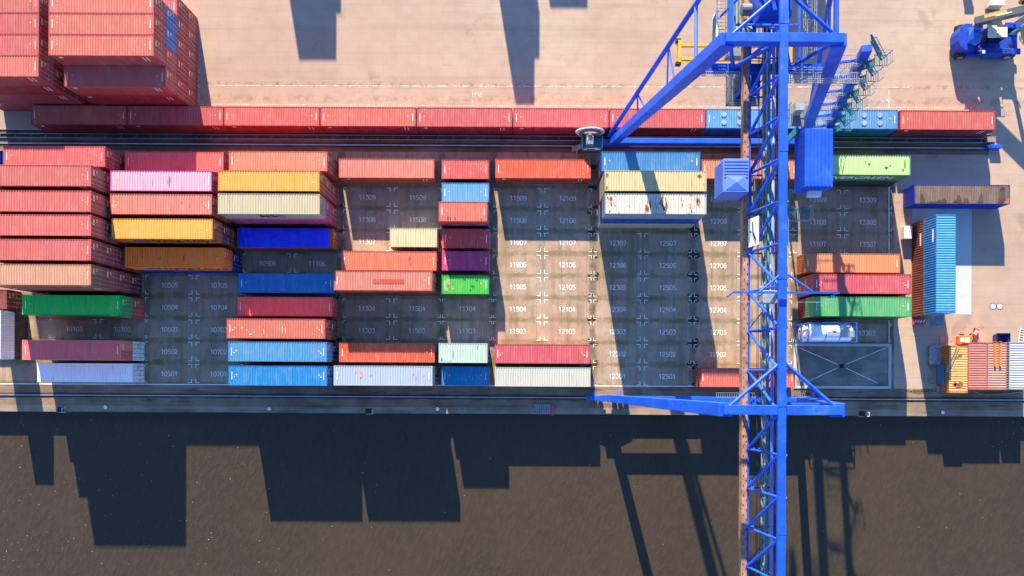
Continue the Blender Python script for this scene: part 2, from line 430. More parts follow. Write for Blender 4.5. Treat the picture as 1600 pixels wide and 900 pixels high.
# crane tracks: rails, cable trough, brackets
RL, RW = 29.75, -3.28
tr = thing('crane_rail', 'polished steel crane rail in the dark paved track by the cable trough', 'rail', (0, RL, 0))
m = MB(); m.bb(-400, G(1545, 225).x, -0.07, 0.07, 0.004, 0.10); m.build('rail_head', M_RAIL, tr)
m = MB(); m.bb(-400, G(1545, 225).x, -0.3, -0.1, 0.004, 0.03); m.bb(-400, G(1545, 225).x, 0.1, 0.3, 0.004, 0.03); m.build('base_plate', M_TROUGH, tr)
tr2 = thing('crane_rail', 'polished steel crane rail running along the quay edge', 'rail', (0, RW, 0))
m = MB(); m.bb(-400, 400, -0.06, 0.06, 0.006, 0.12); m.build('rail_head', M_RAIL, tr2)
m = MB(); m.bb(-400, 400, -0.28, -0.1, 0.006, 0.04); m.bb(-400, 400, 0.1, 0.28, 0.006, 0.04); m.build('base_plate', M_TROUGH, tr2)
ct = thing('cable_trough', 'long dark cable trough with steel edges beside the inland crane rail', 'cable trough', (0, 0, 0))
yt0, yt1 = G(800, 219).y, G(800, 207).y
m = MB(); m.bb(-400, G(1548, 217).x, yt0, yt1, 0.006, 0.03); m.build('channel_floor', M_TROUGH, ct)
m = MB()
m.bb(-400, G(1548, 217).x, yt0-.06, yt0, 0.006, 0.16); m.bb(-400, G(1548, 217).x, yt1, yt1+.06, 0.006, 0.12)
m.bb(-400, G(1548, 217).x, yt0+.48, yt0+.53, 0.03, 0.22); m.build('edge_angle', M_RAIL, ct)
m = MB(); m.beam((0, 0, 0), (0.28, .5, 0), 0.06, 0.05); brk = m.mesh('bracket', M_GRATE)
xx = G(0, 217).x
while xx < G(1540, 217).x:
    o = link('bracket', brk, ct); o.location = (xx, yt0, .12); xx += 1.98
es = thing('rail_buffer', 'blue painted end buffer at the end of the inland crane rail', 'buffer', G(1552, 231))
m = MB(); m.box((0, 0, .35), (1.4, .5, .7)); m.box((-.9, 0, .3), (.5, .35, .4)); bevel(m.build('buffer_block', M_CRANE, es))
m = MB(); m.box((-.6, .95, .28), (1.3, .7, .5)); bevel(m.build('concrete_foot', M_COPE, es))

# painted lines and numbers
def stripmesh(m, a, b, wd, z):
    a, b = Vector((a[0], a[1], z)), Vector((b[0], b[1], z)); d = (b-a).normalized(); s = Vector((-d.y, d.x, 0))*wd/2
    m.quad(a-s, b-s, b+s, a+s)
GL = {
 '0': [(0,.25,0,1.35),(.1,1.5,.9,1.5),(1,1.35,1,.25),(.9,.1,.1,.1)],
 '1': [(.15,1.25,.5,1.55),(.6,1.6,.6,0)],
 '2': [(0,1.2,.2,1.5),(.3,1.52,.8,1.52),(.95,1.4,.95,1.05),(.9,.95,.05,.2),(0,.08,1,.08)],
 '3': [(0,1.52,.95,1.52),(.9,1.4,.5,1.0),(.6,.92,.9,.8),(.98,.7,.98,.3),(.85,.1,.1,.1)],
 '4': [(.75,0,.75,.38),(.75,.6,.75,1.55),(.6,1.5,.02,.62),(0,.5,1,.5)],
 '5': [(.95,1.52,.12,1.52),(.05,1.42,.05,1.0),(.12,.9,.8,.9),(.98,.78,.98,.25),(.85,.1,0,.1)],
 '6': [(.9,1.52,.25,1.52),(.03,1.4,.03,.2),(.12,.08,.85,.08),(.98,.2,.98,.75),(.85,.88,.15,.88)],
 '7': [(0,1.52,.9,1.52),(.95,1.42,.35,0)],
 '8': [(.1,1.52,.9,1.52),(.98,1.4,.98,.95),(.02,1.4,.02,.95),(.1,.82,.9,.82),(.02,.7,.02,.2),(.98,.7,.98,.2),(.1,.08,.9,.08)],
 '9': [(.1,.08,.75,.08),(.97,.2,.97,1.4),(.88,1.52,.15,1.52),(.02,1.4,.02,.85),(.15,.72,.85,.72)],
}
def number(s, cx, cy):
    m = MB(); adv, wd, ht = 0.455, 0.34, 0.62 / 1.6
    x = cx - (adv * (len(s)-1) + wd) / 2
    for ch in s:
        for a, b, c, d in GL[ch]:
            stripmesh(m, (x + a*wd, cy + (b-.8)*ht), (x + c*wd, cy + (d-.8)*ht), 0.085, 0.009)
        x += adv
    return m.build('slot_number', M_LINE, yard)
BAYS = {'A': (('101', 116), ('103', 191)), 'B': (('105', 265), ('107', 342)), 'C': (('109', 418), ('111', 495)), 'D': (('113', 573), ('115', 651.5)),
        'E': (('117', 730),), 'F': (('119', 809), ('121', 886)), 'G': (('123', 965), ('125', 1043)), 'H': (('127', 1122), ('129', 1200)), 'I': (('131', 1277), ('133', 1355))}
EMPTY = {'A': [3], 'B': [1, 2, 3, 4, 5], 'C': [6], 'D': [3, 4, 7, 8, 9], 'E': [3, 4], 'F': range(3, 10), 'G': range(1, 8), 'H': range(2, 10), 'I': [3, 7, 8, 9]}
def rowy(n): return ROW1 + PITCH * (n - 1)
for by, slots in BAYS.items():
    for code, px in slots:
        x = G(px, 450).x
        for rn in EMPTY[by]:
            if by == 'I' and rn == 3 and code == '131': continue
            number('%s%02d' % (code, rn), x, rowy(rn) - 0.05)
def corner(cx, cy, arm=0.5, dx=0.27, dy=0.25, sides=(-1, 1), vs=(-1, 1), wd=0.09):
    m = MB()
    for sx in sides:
        for sy in vs:
            vx, vy = cx + sx*dx, cy + sy*dy
            stripmesh(m, (vx + sx*.045, vy), (vx + sx*arm, vy), wd, 0.009)
            stripmesh(m, (vx, vy - sy*.043), (vx, vy + sy*arm), wd, 0.009)
    return m.build('slot_corner_mark', M_LINE, yard)
for by, slots in BAYS.items():
    xs = [G(p, 450).x for _, p in slots]; mid = sum(xs) / len(xs); half = 6.45 if len(xs) == 2 else 3.3
    rows = list(EMPTY[by]); lines = sorted({r_ for n in rows for r_ in (n, n + 1)})
    for ln in lines:
        yb = rowy(ln) - PITCH / 2
        vs = [v for v, nb in ((-1, ln - 1), (1, ln)) if nb in rows]
        if len(xs) == 2: corner(mid, yb, vs=vs)
        for e in (-1, 1):
            corner(mid + e * half, yb, arm=0.38, dx=0.05, sides=(-e,), vs=vs, wd=0.07)
def line(name, a, b, wd, mat, z=0.009, parent=yard):
    m = MB(); stripmesh(m, (a.x, a.y), (b.x, b.y), wd, z); o = m.build(name, mat, parent)
    if parent is None: o['kind'] = 'structure'
    return o
line('boundary_line', G(-40, 599.5), G(1085, 603.5), 0.12, M_LINE)
line('boundary_line', G(1389, 292), G(1389, 395), 0.11, M_LINE)
line('boundary_line', G(1389, 500), G(1389, 536), 0.11, M_LINE)
gl = MB()
for a, b, wd in ((G(330, 133.5), G(1420, 136.5), .14), (G(312, 163), G(1555, 169), .10), (G(738.5, 138), G(738.5, 160), .12), (G(1389, 140), G(1389, 168), .13),
                 (G(311, 104), G(311, 160), .14)):
    stripmesh(gl, a, b, wd, 0.005)
tag(gl.build('lane_line', M_FAINT), kind='structure')
gl = MB()    # worn lane figure lying on its side
for ox, oy in ((747, 148), (1383, 154)):
    for a, b, c, d in GL['2']:
        p, q = G(ox, oy), G(ox, oy)
        stripmesh(gl, (p.x - (b-.8)*.55, p.y + (a-.5)*.8), (p.x - (d-.8)*.55, p.y + (c-.5)*.8), .12, 0.0055)
tag(gl.build('lane_figure', M_FAINT), kind='structure')

# ------------------------------------------------------------------ containers
HC = 2.896
LV = HC + 0.012
W2 = 1.219
def corr(n, x0, x1, depth):
    """trapezoid profile along x: list of (x, offset)"""
    p = (x1 - x0) / n; pts = []
    for i in range(n):
        b = x0 + i * p
        pts += [(b, 0), (b + p*.28, 0), (b + p*.5, -depth), (b + p*.78, -depth)]
    pts.append((x1, 0))
    return pts
_mesh = {}
def container_meshes(L, H):
    key = (L, H)
    if key in _mesh: return _mesh[key]
    h = L / 2; n = int(L / 0.305)
    m = MB()
    prof = corr(n, -h + .12, h - .12, .04)
    for s in (-1, 1):
        for (xa, oa), (xb, ob) in zip(prof, prof[1:]):
            ya, yb = s * (W2 - .012 + oa), s * (W2 - .012 + ob)
            q = [(xa, ya, .15), (xb, yb, .15), (xb, yb, H - .1), (xa, ya, H - .1)]
            m.quad(*(q if s < 0 else q[::-1]))
        m.bb(-h + .14, h - .14, s * W2, s * (W2 - .06), 0.03, .17)
        m.bb(-h + .14, h - .14, s * (W2 - .001), s * (W2 - .06), H - .12, H - .004)
        for e in (-1, 1):
            m.bb(e * h, e * (h - .14), s * W2, s * (W2 - .14), .12, H - .12)
    fp = corr(8, -W2 + .13, W2 - .13, .045)
    for (ya, oa), (yb, ob) in zip(fp, fp[1:]):
        m.quad((-h + .015 - oa, yb, .15), (-h + .015 - ob if False else -h + .015 - oa, ya, .15), (-h + .015 - oa, ya, H - .1), (-h + .015 - oa, yb, H - .1)) if oa == ob else \
        m.quad((-h + .015 - ob, yb, .15), (-h + .015 - oa, ya, .15), (-h + .015 - oa, ya, H - .1), (-h + .015 - ob, yb, H - .1))
    for e in (-1, 1):
        m.bb(e * (h - .002), e * (h - .12), -W2 + .14, W2 - .14, .03, .17); m.bb(e * (h - .002), e * (h - .12), -W2 + .14, W2 - .14, H - .14, H - .006)
    m.bb(-h + .13, h - .13, -W2 + .07, W2 - .07, .08, .14)
    body = m
    r = MB(); rp = corr(n, -h + .06, h - .06, .042)
    for (xa, oa), (xb, ob) in zip(rp, rp[1:]):
        r.quad((xa, -W2 + .055, H - .012 + oa), (xb, -W2 + .055, H - .012 + ob), (xb, W2 - .055, H - .012 + ob), (xa, W2 - .055, H - .012 + oa))
    d = MB(); wd = W2 - .15
    d.bb(h - .06, h - .02, .01, wd, .18, H - .15)
    for z0 in (.3, .95, 1.6, 2.2):
        if z0 + .4 < H: d.bb(h - .022, h - .002, .08, wd - .06, z0, z0 + .38)
    rod = MB()
    rod.tube((h + .02, 0, .1), (h + .02, 0, H - .1), .024, 6); rod.box((h + .02, .1, 1.15), (.05, .34, .07))
    for z0 in (.22, .9, 1.5, H - .25): rod.box((h + .01, 0, z0), (.05, .13, .07))
    st = MB()   # papers, codes and warning stickers on the door
    st.bb(h - .0015, h + .006, .12, .78, H - .66, H - .46, 0)
    st2 = MB(); st2.bb(h - .0015, h + .006, .48, .9, H - 1.4, H - 1.02, 0)
    cc = MB(); cc.box((0, 0, 0), (.178, .162, .118))
    D = dict(body=body.mesh('container_body', M_PAINT), roof=r.mesh('container_roof', M_ROOF), door=d.mesh('container_door', M_PAINT),
             rod=rod.mesh('lock_rod', M_ROD), sticker=st.mesh('door_code', [M_WHITE]), sticker2=st2.mesh('door_sticker', [M_STICK]), cast=cc.mesh('corner_casting', M_PAINT))
    # the roof markings: id code bar and lashing dot at each end
    k = MB(); k.bb(-.035, .035, -.48, .48, 0, .004); D['codes'] = k.mesh('roof_code', M_WHITE)
    k = MB(); k.tube((0, 0, 0), (0, 0, .008), .10, 8); D['odot'] = k.mesh('roof_dot', M_STICK)
    k = MB(); k.tube((0, 0, 0), (0, 0, .008), .085, 8); D['dots'] = k.mesh('roof_dot', M_CREAM)
    k = MB(); k.beam((.02, 0, .55), (-.02, 0, -.55), .10, .02, 0, up=(0, 1, 0)); D['sidecode'] = k.mesh('side_code', M_WHITE)
    k = MB(); k.bb(-.22, .22, -.008, .008, -.15, .15); D['sidemark'] = k.mesh('side_mark', M_WHITE)
    _mesh[key] = D
    return D
_proto = {}
def proto(L, H, style):
    key = (L, H, style)
    if key in _proto: return _proto[key]
    D = container_meshes(L, H); t = thing('shipping_container', 'x', 'container')
    link('body', D['body'], t); link('roof', D['roof'], t)
    for s in (1, -1):
        dr = link('door', D['door'], t); dr.scale = (1, s, 1)
        for yy in (.3, .82):
            ro = link('lock_rod', D['rod'], dr); ro.location = (0, yy, 0)
        if 'q' not in style and s == 1: link('door_code', D['sticker'], dr); link('door_sticker', D['sticker2'], dr)
    for ex in (-1, 1):
        for ey in (-1, 1):
            c = link('corner_casting', D['cast'], t); c.location = (ex * (L/2 - .088), ey * (W2 - .08), H - .06)
    for e in (-1, 1):
        if 'c' in style:
            o = link('roof_code', D['codes'], t); o.location = (e * (L/2 - .42), 0, H - .010)
            o = link('roof_dot', D['odot'], t); o.location = (e * (L/2 - 1.0), .1, H - .011)
        if 'd' in style:
            o = link('roof_dot', D['dots'], t); o.location = (e * (L/2 - .75), -.15, H - .0105)
    if 's' in style:
        for i in range(2):
            o = link('side_code', D['sidecode'], t); o.location = (L/2 - 1.1 - i*.42, -W2 + .004, H - .95)
        o = link('side_mark', D['sidemark'], t); o.location = (-L/2 + 1.1, -W2 + .006, H - .6)
    _proto[key] = t; t['used'] = False
    return t
def paint_tree(o, c, roofc):
    for ch in o.children:
        b = ch.name.split('.')[0]
        ch.color = roofc if b == 'roof' else c
        paint_tree(ch, c, roofc)
PAL = {}
def pal(k, r, g, b, rust=0.12, roof=None):
    c = lit(r, g, b); PAL[k] = (c + (rust,), (lit(*roof[:3]) + (roof[3] if len(roof) > 3 else rust,)) if roof else c + (rust,))
pal('ham', 236, 96, 88, .05, (250, 118, 112, .0))      # coral red reefer-line boxes
pal('ham2', 226, 92, 84, .05, (246, 124, 108, .0))
pal('hamrow', 222, 70, 66, .05, (244, 112, 104, .0))
PAL['deepred'] = ((.58, .07, .07, .05), (.70, .10, .10, .04))
pal('maroon', 150, 62, 60, .15)
pal('peach', 200, 120, 96, .2, (252, 182, 138, .05))
pal('pink', 226, 60, 140, .1, (253, 196, 212, .12))
pal('salmon', 226, 96, 70, .2, (250, 150, 124, .2))
pal('orange', 240, 120, 40, .1, (244, 130, 62, .12))
PAL['coralsh'] = ((.85, .15, .12, .05), (.85, .17, .14, .05))
PAL['orangesh'] = ((.90, .15, .012, .02), (.95, .17, .016, .02))
PAL['amber'] = (lit(244, 126, 36) + (.1,), (.58, .30, .058, .05))
pal('beige', 226, 204, 160, .1, (246, 224, 176, .12))
pal('beigerust', 224, 190, 140, .2, (246, 216, 160, .36))
pal('whiterust', 176, 182, 186, .2, (250, 234, 214, .46))
PAL['plum'] = ((.45, .05, .16, .1), (.44, .045, .13, .12))
PAL['maroonpink'] = ((.52, .07, .09, .1), (.56, .07, .075, .12))
PAL['blue'] = ((.01, .13, .42, .08), (.006, .16, .40, .05))
PAL['blue2'] = ((.03, .16, .42, .1), (.045, .205, .38, .12))
pal('skyblue', 44, 116, 206, .1, (70, 160, 224, .1))
pal('lightblue', 70, 140, 210, .15, (108, 176, 230, .22))
pal('tarp', 244, 118, 56, .15)
PAL['grey'] = ((.72, .72, .74, .15), (.84, .83, .85, .10))
PAL['greywhite'] = ((.66, .70, .72, .2), (.74, .75, .78, .35))
pal('cream', 226, 214, 196, .1, (238, 228, 206, .04))
pal('mint', 200, 224, 200, .1, (222, 240, 214, .12))
PAL['green'] = ((.02, .34, .08, .05), (.02, .52, .10, .04))
pal('greenlime', 40, 170, 80, .15, (92, 224, 96, .30))
pal('greenold', 60, 178, 100, .15, (112, 206, 132, .15))
PAL['lime'] = ((.02, .20, .06, .1), (.36, .55, .23, .12))
pal('orangered', 238, 92, 58, .15, (252, 112, 74, .05))
pal('coral', 232, 92, 74, .15, (252, 128, 104, .10))
pal('orangepale', 238, 126, 70, .15, (252, 170, 112, .08))
pal('rose', 216, 84, 88, .12, (246, 104, 104, .06))
pal('darkgrey', 66, 66, 70, .1)
pal('navy', 24, 60, 170, .15)
pal('navytarp', 20, 60, 190, .15, (150, 120, 100, .0))
pal('brown', 168, 70, 52, .2)
pal('sky2', 60, 150, 226, .05, (86, 178, 240, .04))
pal('whitebox', 220, 224, 230, .15, (214, 222, 238, .18))

ALL = []
def place(L, H, style, color, x, y, z, rz, label, group):
    pr = proto(L, H, style)
    if not pr['used']: t = pr; pr['used'] = True
    else: t = copy_tree(pr)
    t.location = (x, y, z); t.rotation_euler = (0, 0, rz)
    if 'used' in t.keys() and t is not pr: del t['used']
    tag(t, label, 'container', group)
    c, rc = PAL[color]
    paint_tree(t, c, rc)
    ALL.append(t)
    return t
GRP = 'shipping containers stacked in the yard'
LEVEL = ['bottom', 'second', 'third', 'fourth']
def stack(rx, ry, cols, names, style='cs', L=12.192, rz=0.0, nm=None, group=GRP, xy=None, H=HC):
    """rx, ry: centre of the topmost roof in the photo; cols bottom to top; names: labels bottom to top"""
    n = len(cols); zt = n * H + (n-1) * .012
    p = G(rx, ry, zt) if xy is None else Vector((xy[0], xy[1], 0))
    out = []
    for i, c in enumerate(cols):
        st = style if i == n - 1 else style.replace('q', '')
        out.append(place(L, H, st, c, p.x, p.y, i * (H + .012), rz, names[i], group))
    return out
def under(top, colors):
    """labels for the lower boxes of a stack, named by their colour and the box on top"""
    n = len(colors) + 1; out = []
    words = {1: ['bottom'], 2: ['bottom', 'middle'], 3: ['bottom', 'second lowest', 'second highest']}[n - 1]
    for wd, c in zip(words, colors): out.append('%s container, %s under the %s' % (c, wd, top))
    return out

RN = {1: 'first', 2: 'second', 3: 'third', 4: 'fourth', 5: 'fifth', 6: 'sixth', 7: 'seventh', 8: 'eighth', 9: 'ninth', 10: 'tenth'}
# --- bay A, at the left edge, rows counted from the quay
stack(84.5, 244, ['ham2', 'ham', 'ham'], under('coral one topping the northmost leftmost stack', ['crimson', 'crimson']) + ['coral red container topping the northmost stack, behind the four leftmost coral roofs'])
for ry, nm in ((274, 'northmost'), (314, 'second northmost'), (351.5, 'third northmost'), (390, 'southmost')):
    stack(60, ry, ['ham2', 'ham', 'ham2', 'ham'], under('%s tall coral roof at left' % nm, ['dark crimson'] * 3) + ['coral red container, %s of the four highest coral roofs at left edge' % nm])
stack(60, 429, ['maroon', 'ham2', 'ham', 'peach'], under('pale peach roof at left', ['maroon', 'dark crimson', 'dark crimson']) + ['pale peach roofed container at the left edge, highest beside the green one'])
g = stack(111.5, 476.5, ['deepred', 'green'], under('plain bright green one at left', ['dark red']) + ['plain bright green container at the left, just below the peach roof'])
stack(111.5, 547, ['greywhite', 'coralsh'], under('coral one above the long white container', ['white doored']) + ['coral red container with white-doored one beneath, at lower left'], style='c')
stack(133, 582.5, ['grey'], ['dirty white container nearest the quay at the left end'], style='')
stack(-64, 467, ['maroon'], ['dark maroon container cut by the left frame edge, west of the green one'], style='s')
gx, gy = G(44, 525).x - W2, G(0, 526).y
place(6.058, 2.591, '', 'darkgrey', gx, gy, 0, math.pi/2, 'dark container set crosswise under the ribbed grey white one at left edge', GRP)
place(6.058, 2.591, '', 'greywhite', gx, gy, 2.603, math.pi/2, 'ribbed grey white container set crosswise at the left frame edge', GRP)
stack(-66, 250, ['navy'], ['dark blue container end just showing at the upper left frame edge'], style='')
# --- bay B
stack(272, 253, ['ham', 'deepred'], under('half shaded brick red one', ['red']) + ['brick red container, half in shadow, behind the pink one'])
stack(251.5, 282.5, ['orange', 'ham', 'pink'], under('pale pink roof', ['orange', 'red']) + ['pale pink roofed container with magenta sides'], style='c')
stack(251.5, 319, ['maroon', 'orange', 'salmon'], under('salmon roof below the pink one', ['maroon', 'orange']) + ['salmon roofed container between the pink and the amber one'], style='cd')
hl1 = stack(253, 357.5, ['orange', 'maroon', 'amber'], under('amber roofed one with orange sides', ['orange', 'maroon']) + ['amber roofed container with orange sides and black lettering'], style='d')
hl2 = stack(272, 402, ['navy', 'orangesh'], under('plain orange one beside the empty slots', ['dark navy']) + ['plain orange container in shade south of the amber lettered one'], style='d')
# --- bay C
stack(434.5, 251.5, ['ham2', 'salmon'], under('salmon northmost one of the third bay', ['red']) + ['salmon roofed container with orange patch, behind the amber plain one'])
stack(420, 282.5, ['ham', 'ham2', 'amber'], under('amber roof beside the pale pink one', ['crimson', 'crimson']) + ['amber roofed container with plain orange sides, above the beige one'], style='d')
msc = stack(420, 318.5, ['ham2', 'plum', 'beige'], under('beige roof with dark side letters', ['crimson', 'magenta']) + ['beige roofed container with three dark letters on its side'], style='')
trp = stack(445.5, 372, ['tarp'], ['orange open-top container under a bright royal blue tarpaulin'], style='')
stack(447, 442.5, ['blue'], ['dark blue single container with a thin sun stripe, above the dark red'], style='c')
stack(445, 479, ['deepred'], ['dark red single container between the dark blue and coral ones'], style='c')
stack(431, 513.5, ['ham2', 'coral'], under('coral one with white scuffs', ['red']) + ['coral roofed container with white scuffs, above the two blue ones'], style='cd')
stack(433.5, 549.5, ['navy', 'blue2'], under('faded blue one', ['navy']) + ['faded mid blue container, second from the quay in the third bay'], style='cd')
stack(434, 587, ['navy', 'blue'], under('clean blue one nearest the quay', ['navy']) + ['clean bright blue container nearest the quay, two high'], style='cd')
# --- bay D
stack(604, 263, ['salmon'], ['salmon orange container north of the empty slots 11309 and 11509'], style='s')
stack(646, 371, ['beige'], ['short beige container standing alone beside slot 11307'], L=6.058, style='', H=2.591)
stack(607.5, 407.5, ['coral'], ['orange red container with dark smears, just above the patched orange one'], style='c')
stack(598.5, 438.5, ['maroon', 'salmon'], under('orange one with a red roof patch', ['maroon']) + ['pale orange container with a rectangular red patch on its roof'], style='c')
stack(604.5, 551, ['orangered'], ['vivid orange red container half shaded, above the rusty white one'], style='c')
stack(598.5, 587, ['ham2', 'whitebox'], under('rusty white bluish roof', ['crimson']) + ['bluish white container with brown rust streaks, nearest the quay'], style='c')
# --- bay E, short boxes
E = dict(L=6.058, H=2.591)
stack(727, 264.5, ['rose'], ['short pale red container, northmost of the short column'], style='c', **E)
stack(727, 300.5, ['lightblue'], ['short light blue container in the column of short boxes'], style='c', **E)
stack(723.5, 330.5, ['navy', 'coral'], under('short orange one with dark scrapes', ['short blue']) + ['short orange container with dark scrapes, below the light blue one'], style='c', **E)
stack(728, 372.5, ['maroonpink'], ['short maroon pink container below the short orange one'], style='c', **E)
stack(727.5, 407.5, ['plum'], ['short purple container between the maroon and the green short ones'], style='c', **E)
stack(727, 444.5, ['greenlime'], ['short bright green container with bare pinkish patches'], style='c', **E)
stack(723.5, 551.5, ['navy', 'mint'], under('short pale mint one', ['short dark']) + ['short pale mint container south of slot 11703'], style='', **E)
stack(727, 587.5, ['blue'], ['short deep blue container with white specks, nearest the quay'], style='c', **E)
# --- bay F
stack(848.5, 263.5, ['orangered'], ['vivid coral container with shadow tracery on its right end, at cable reel'], style='cs')
stack(847.5, 553, ['rose'], ['strawberry red container just above the cream one by the quay'], style='cd')
stack(848, 589, ['cream'], ['plain cream container nearest the quay, left of the crane leg'], style='')
# --- bay G
stack(1017, 252.5, ['ham2', 'skyblue'], under('sky blue one behind the rusty roofs', ['red']) + ['sky blue container behind the two rusty roofed ones'], style='c')
stack(1024.5, 282.5, ['ham', 'beige', 'beigerust'], under('beige roof crossed by leg shadow', ['red', 'beige']) + ['beige container with rusty roof edges, crossed by the leg shadow'], style='')
stack(1024.5, 318.5, ['beige', 'navy', 'whiterust'], under('white roof with big rust stains', ['beige', 'blue']) + ['white roofed container with big brown rust stains'], style='')
# --- bay H
stack(1171, 264.5, ['salmon'], ['salmon container under the crane boom, between sky blue and lime ones'], style='c')
stack(1168, 590, ['coral'], ['coral container under the crane boom nearest the quay'], style='c')
# --- bay I
evg = stack(1346, 258, ['darkgrey', 'lime'], under('lime green roof', ['dark grey']) + ['lime green roofed container with white letters on its green side'], style='')
stack(1332, 411, ['orangepale'], ['pale orange single container below slots 13107 and 13307'], style='c')
stack(1347.5, 443.5, ['orangepale', 'rose'], under('rose red one beside the crane', ['orange']) + ['rose red container between the pale orange and the pale green'], style='cd', H=2.591)
stack(1347.5, 479, ['brown', 'greenold'], under('pale green roof', ['rust red']) + ['pale green container with dappled shade, above the silver tanks'], style='c', H=2.591)
# --- the stack block at the top left
TB = 'containers in the tall block at top left'
tl = [('front', 118.5, 3, 162.3), ('second', 70.2, 4, 0), ('third', 37, 4, 0), ('fourth', 4, 4, 0), ('fifth', 0, 2, 0)]
xr = G(240, 70, 4 * LV).x - 6.096
yf = G(160, 174.5, 0).y + W2
for i, (nm, _, n, _) in enumerate(tl):
    cols = ['ham', 'hamrow', 'ham', 'ham2'][:n]
    if nm in ('third', 'fourth'): cols[2] = 'blue'
    words = ['bottom', 'second', 'third', 'topmost']
    nms = []
    for j, c in enumerate(cols):
        cn = 'bright blue doored' if c == 'blue' else 'coral red'
        nms.append('%s container, %s in the %s row, right half of the top-left block' % (cn, words[j] if j < n - 1 or n == 4 else 'topmost', nm))
    stack(0, 0, cols, nms, style='cs', group=TB, xy=(xr, yf + i * 2.47))
xl = G(60.5, 70, 4 * LV).x - 6.096
for i, nm in enumerate(('front', 'second', 'third', 'fourth')):
    words = ['bottom', 'second', 'third', 'topmost']
    stack(0, 0, ['ham', 'ham2', 'hamrow', 'ham2'], ['red container, %s in the %s row at the top left corner' % (w_, nm) for w_ in words], style='cs', group=TB, xy=(xl, yf + i * 2.47))
# --- single line along the lane
LN = 'containers in the single line along the inland track'
base = G(876.5, 183.8, HC)
lab = ['fully shaded', 'partly shaded', 'third from left', 'fourth from left', 'fifth from left', 'sixth from left', 'seventh from left, behind the crane leg']
order = [-5, -4, -3, -2, -1, 0, 1]
for kx, lb in zip(order, lab):
    place(12.192, HC, 'cs', 'hamrow', base.x + kx * 12.29, base.y, 0, 0, 'coral container, %s in the single line along the track' % lb, LN)
hatch = []
for kx, lb in ((2, 'light blue container with round roof hatches, left of the crane boom'), (3, 'light blue container with round roof hatches, right of the stair column')):
    hatch.append(place(12.192, HC, 'cq', 'lightblue', base.x + kx * 12.29, base.y, 0, 0, lb, LN))
place(12.192, HC, 'cs', 'hamrow', base.x + 4 * 12.32, base.y - 0.05, 0, 0, 'coral container at the right end of the single line', LN)
for t in hatch:
    for hx in (-3.8, -1.8, 1.8, 3.8):
        for hy in (-.5, .5):
            k = MB(); k.tube((hx, hy, HC - .02), (hx, hy, HC + .05), .26, 16, 0); k.ring((hx, hy, HC + .01), (0, 0, 1), .26, .34, .05, 16, 0)
            o = k.build('roof_hatch', M_ROOF, t); o.color = (.20, .30, .42, .1)
# --- right hand side
stn = stack(1503.5, 303.5, ['navytarp'], ['navy container with torn greyish tarpaulin roof and black holes'], style='')
nsb = stack(1478, 412, ['brown', 'sky2'], ['rust brown container set crosswise under the sky blue one', 'bright sky blue ribbed container set crosswise on a brown one'], rz=-math.pi/2, style='')
S = dict(L=6.058, H=2.591, rz=-math.pi/2, style='', group='short containers in the workshop row')
PAL['rustyyel'] = (lit(226, 124, 46) + (.3,), (.62, .29, .10, .34))
PAL['pinkrib'] = (lit(226, 112, 92) + (.15,), lit(240, 140, 122) + (.12,))
PAL['pinkrib2'] = (lit(226, 130, 112) + (.15,), lit(246, 172, 152) + (.25,))
PAL['ribwhite'] = (lit(206, 200, 200) + (.15,), lit(226, 222, 226) + (.22,))
wk = stack(1497.5, 577, ['rustyyel'], ['short amber container with large rust stains, leftmost of the workshop row'], **S)
wk2 = stack(1527.8, 572, ['pinkrib'], ['short pink ribbed container beside the rust stained amber one'], **S)
wk3 = stack(1558, 572, ['pinkrib2'], ['short pale pink container with orange beams lying on it'], **S)
wk4 = stack(1592, 571.5, ['ribwhite'], ['short white ribbed container at the right end of the workshop row'], **S)
# --- north of the frame (they cast the shadows on the lane)
def off(x, y, n, rz, c='ham', nm=''):
    stack(0, 0, [c] * n, ['red container north of the lane outside the view, %s level %d' % (nm, i + 1) for i in range(n)], style='', xy=(x, y), rz=rz, L=6.058, group='containers north of the lane')
sh4 = 4 * LV / math.tan(SUN_EL)
def offs(px0, px1, pyend, n, nm):
    """a crosswise pile whose top shadow ends at pyend between px0 and px1"""
    h = n * HC + (n-1)*.012; s = h / math.tan(SUN_EL); e = G((px0 + px1) / 2, pyend)
    cnt = max(1, round((G(px1, pyend).x - G(px0, pyend).x) / 2.45)); wid = cnt * 2.45
    for i in range(cnt):
        off(e.x - wid/2 + (i + .5) * 2.45 - s * math.sin(SUN_AZ), e.y + s * math.cos(SUN_AZ) + 3.03, n, math.pi/2, nm='%s%d' % (nm, i))
offs(468, 525, 95, 4, 'pile ')
offs(475, 533, 22, 4, 'pile b')
offs(806, 835, 165, 4, 'pile c')
offs(814, 843, 93, 4, 'pile d')
offs(860, 918, 14, 4, 'pile e')
offs(1240, 1300, 131, 4, 'pile f')

# lettering on the sides
def put_text(t, s, size, x, z, L, mat, shear=0.0, bold=0.0, H=HC):
    me = text_mesh(s, size, .004, shear, bold); me.materials.clear(); me.materials.append(mat)
    o = link('lettering', me, t); o.rotation_euler = (R(90), 0, 0); o.location = (x, -W2 - .008, z)
    return o
def swoosh(t, x, z):
    k = MB(); k.poly([(x - .85, -W2 - .01, z + .28), (x - .6, -W2 - .01, z - .28), (x + .85, -W2 - .01, z - .12), (x + .55, -W2 - .01, z + .28)])
    k.build('blue_emblem', M_NAVYB, t)
M_NAVYB = simple('blue_emblem_paint', (0.03, 0.03, 0.42), 0.5)
for t in (hl1[-1], hl2[-1]):
    put_text(t, 'Hapag-Lloyd', 1.75, 1.6, 1.5, 12, M_BLACK, .25, .02); swoosh(t, -3.2, 1.55)
swoosh(trp[-1], -2.0, 1.7)
put_text(msc[-1], 'MSC', 1.6, 0, 1.5, 12, M_NAVY, 0, .03)
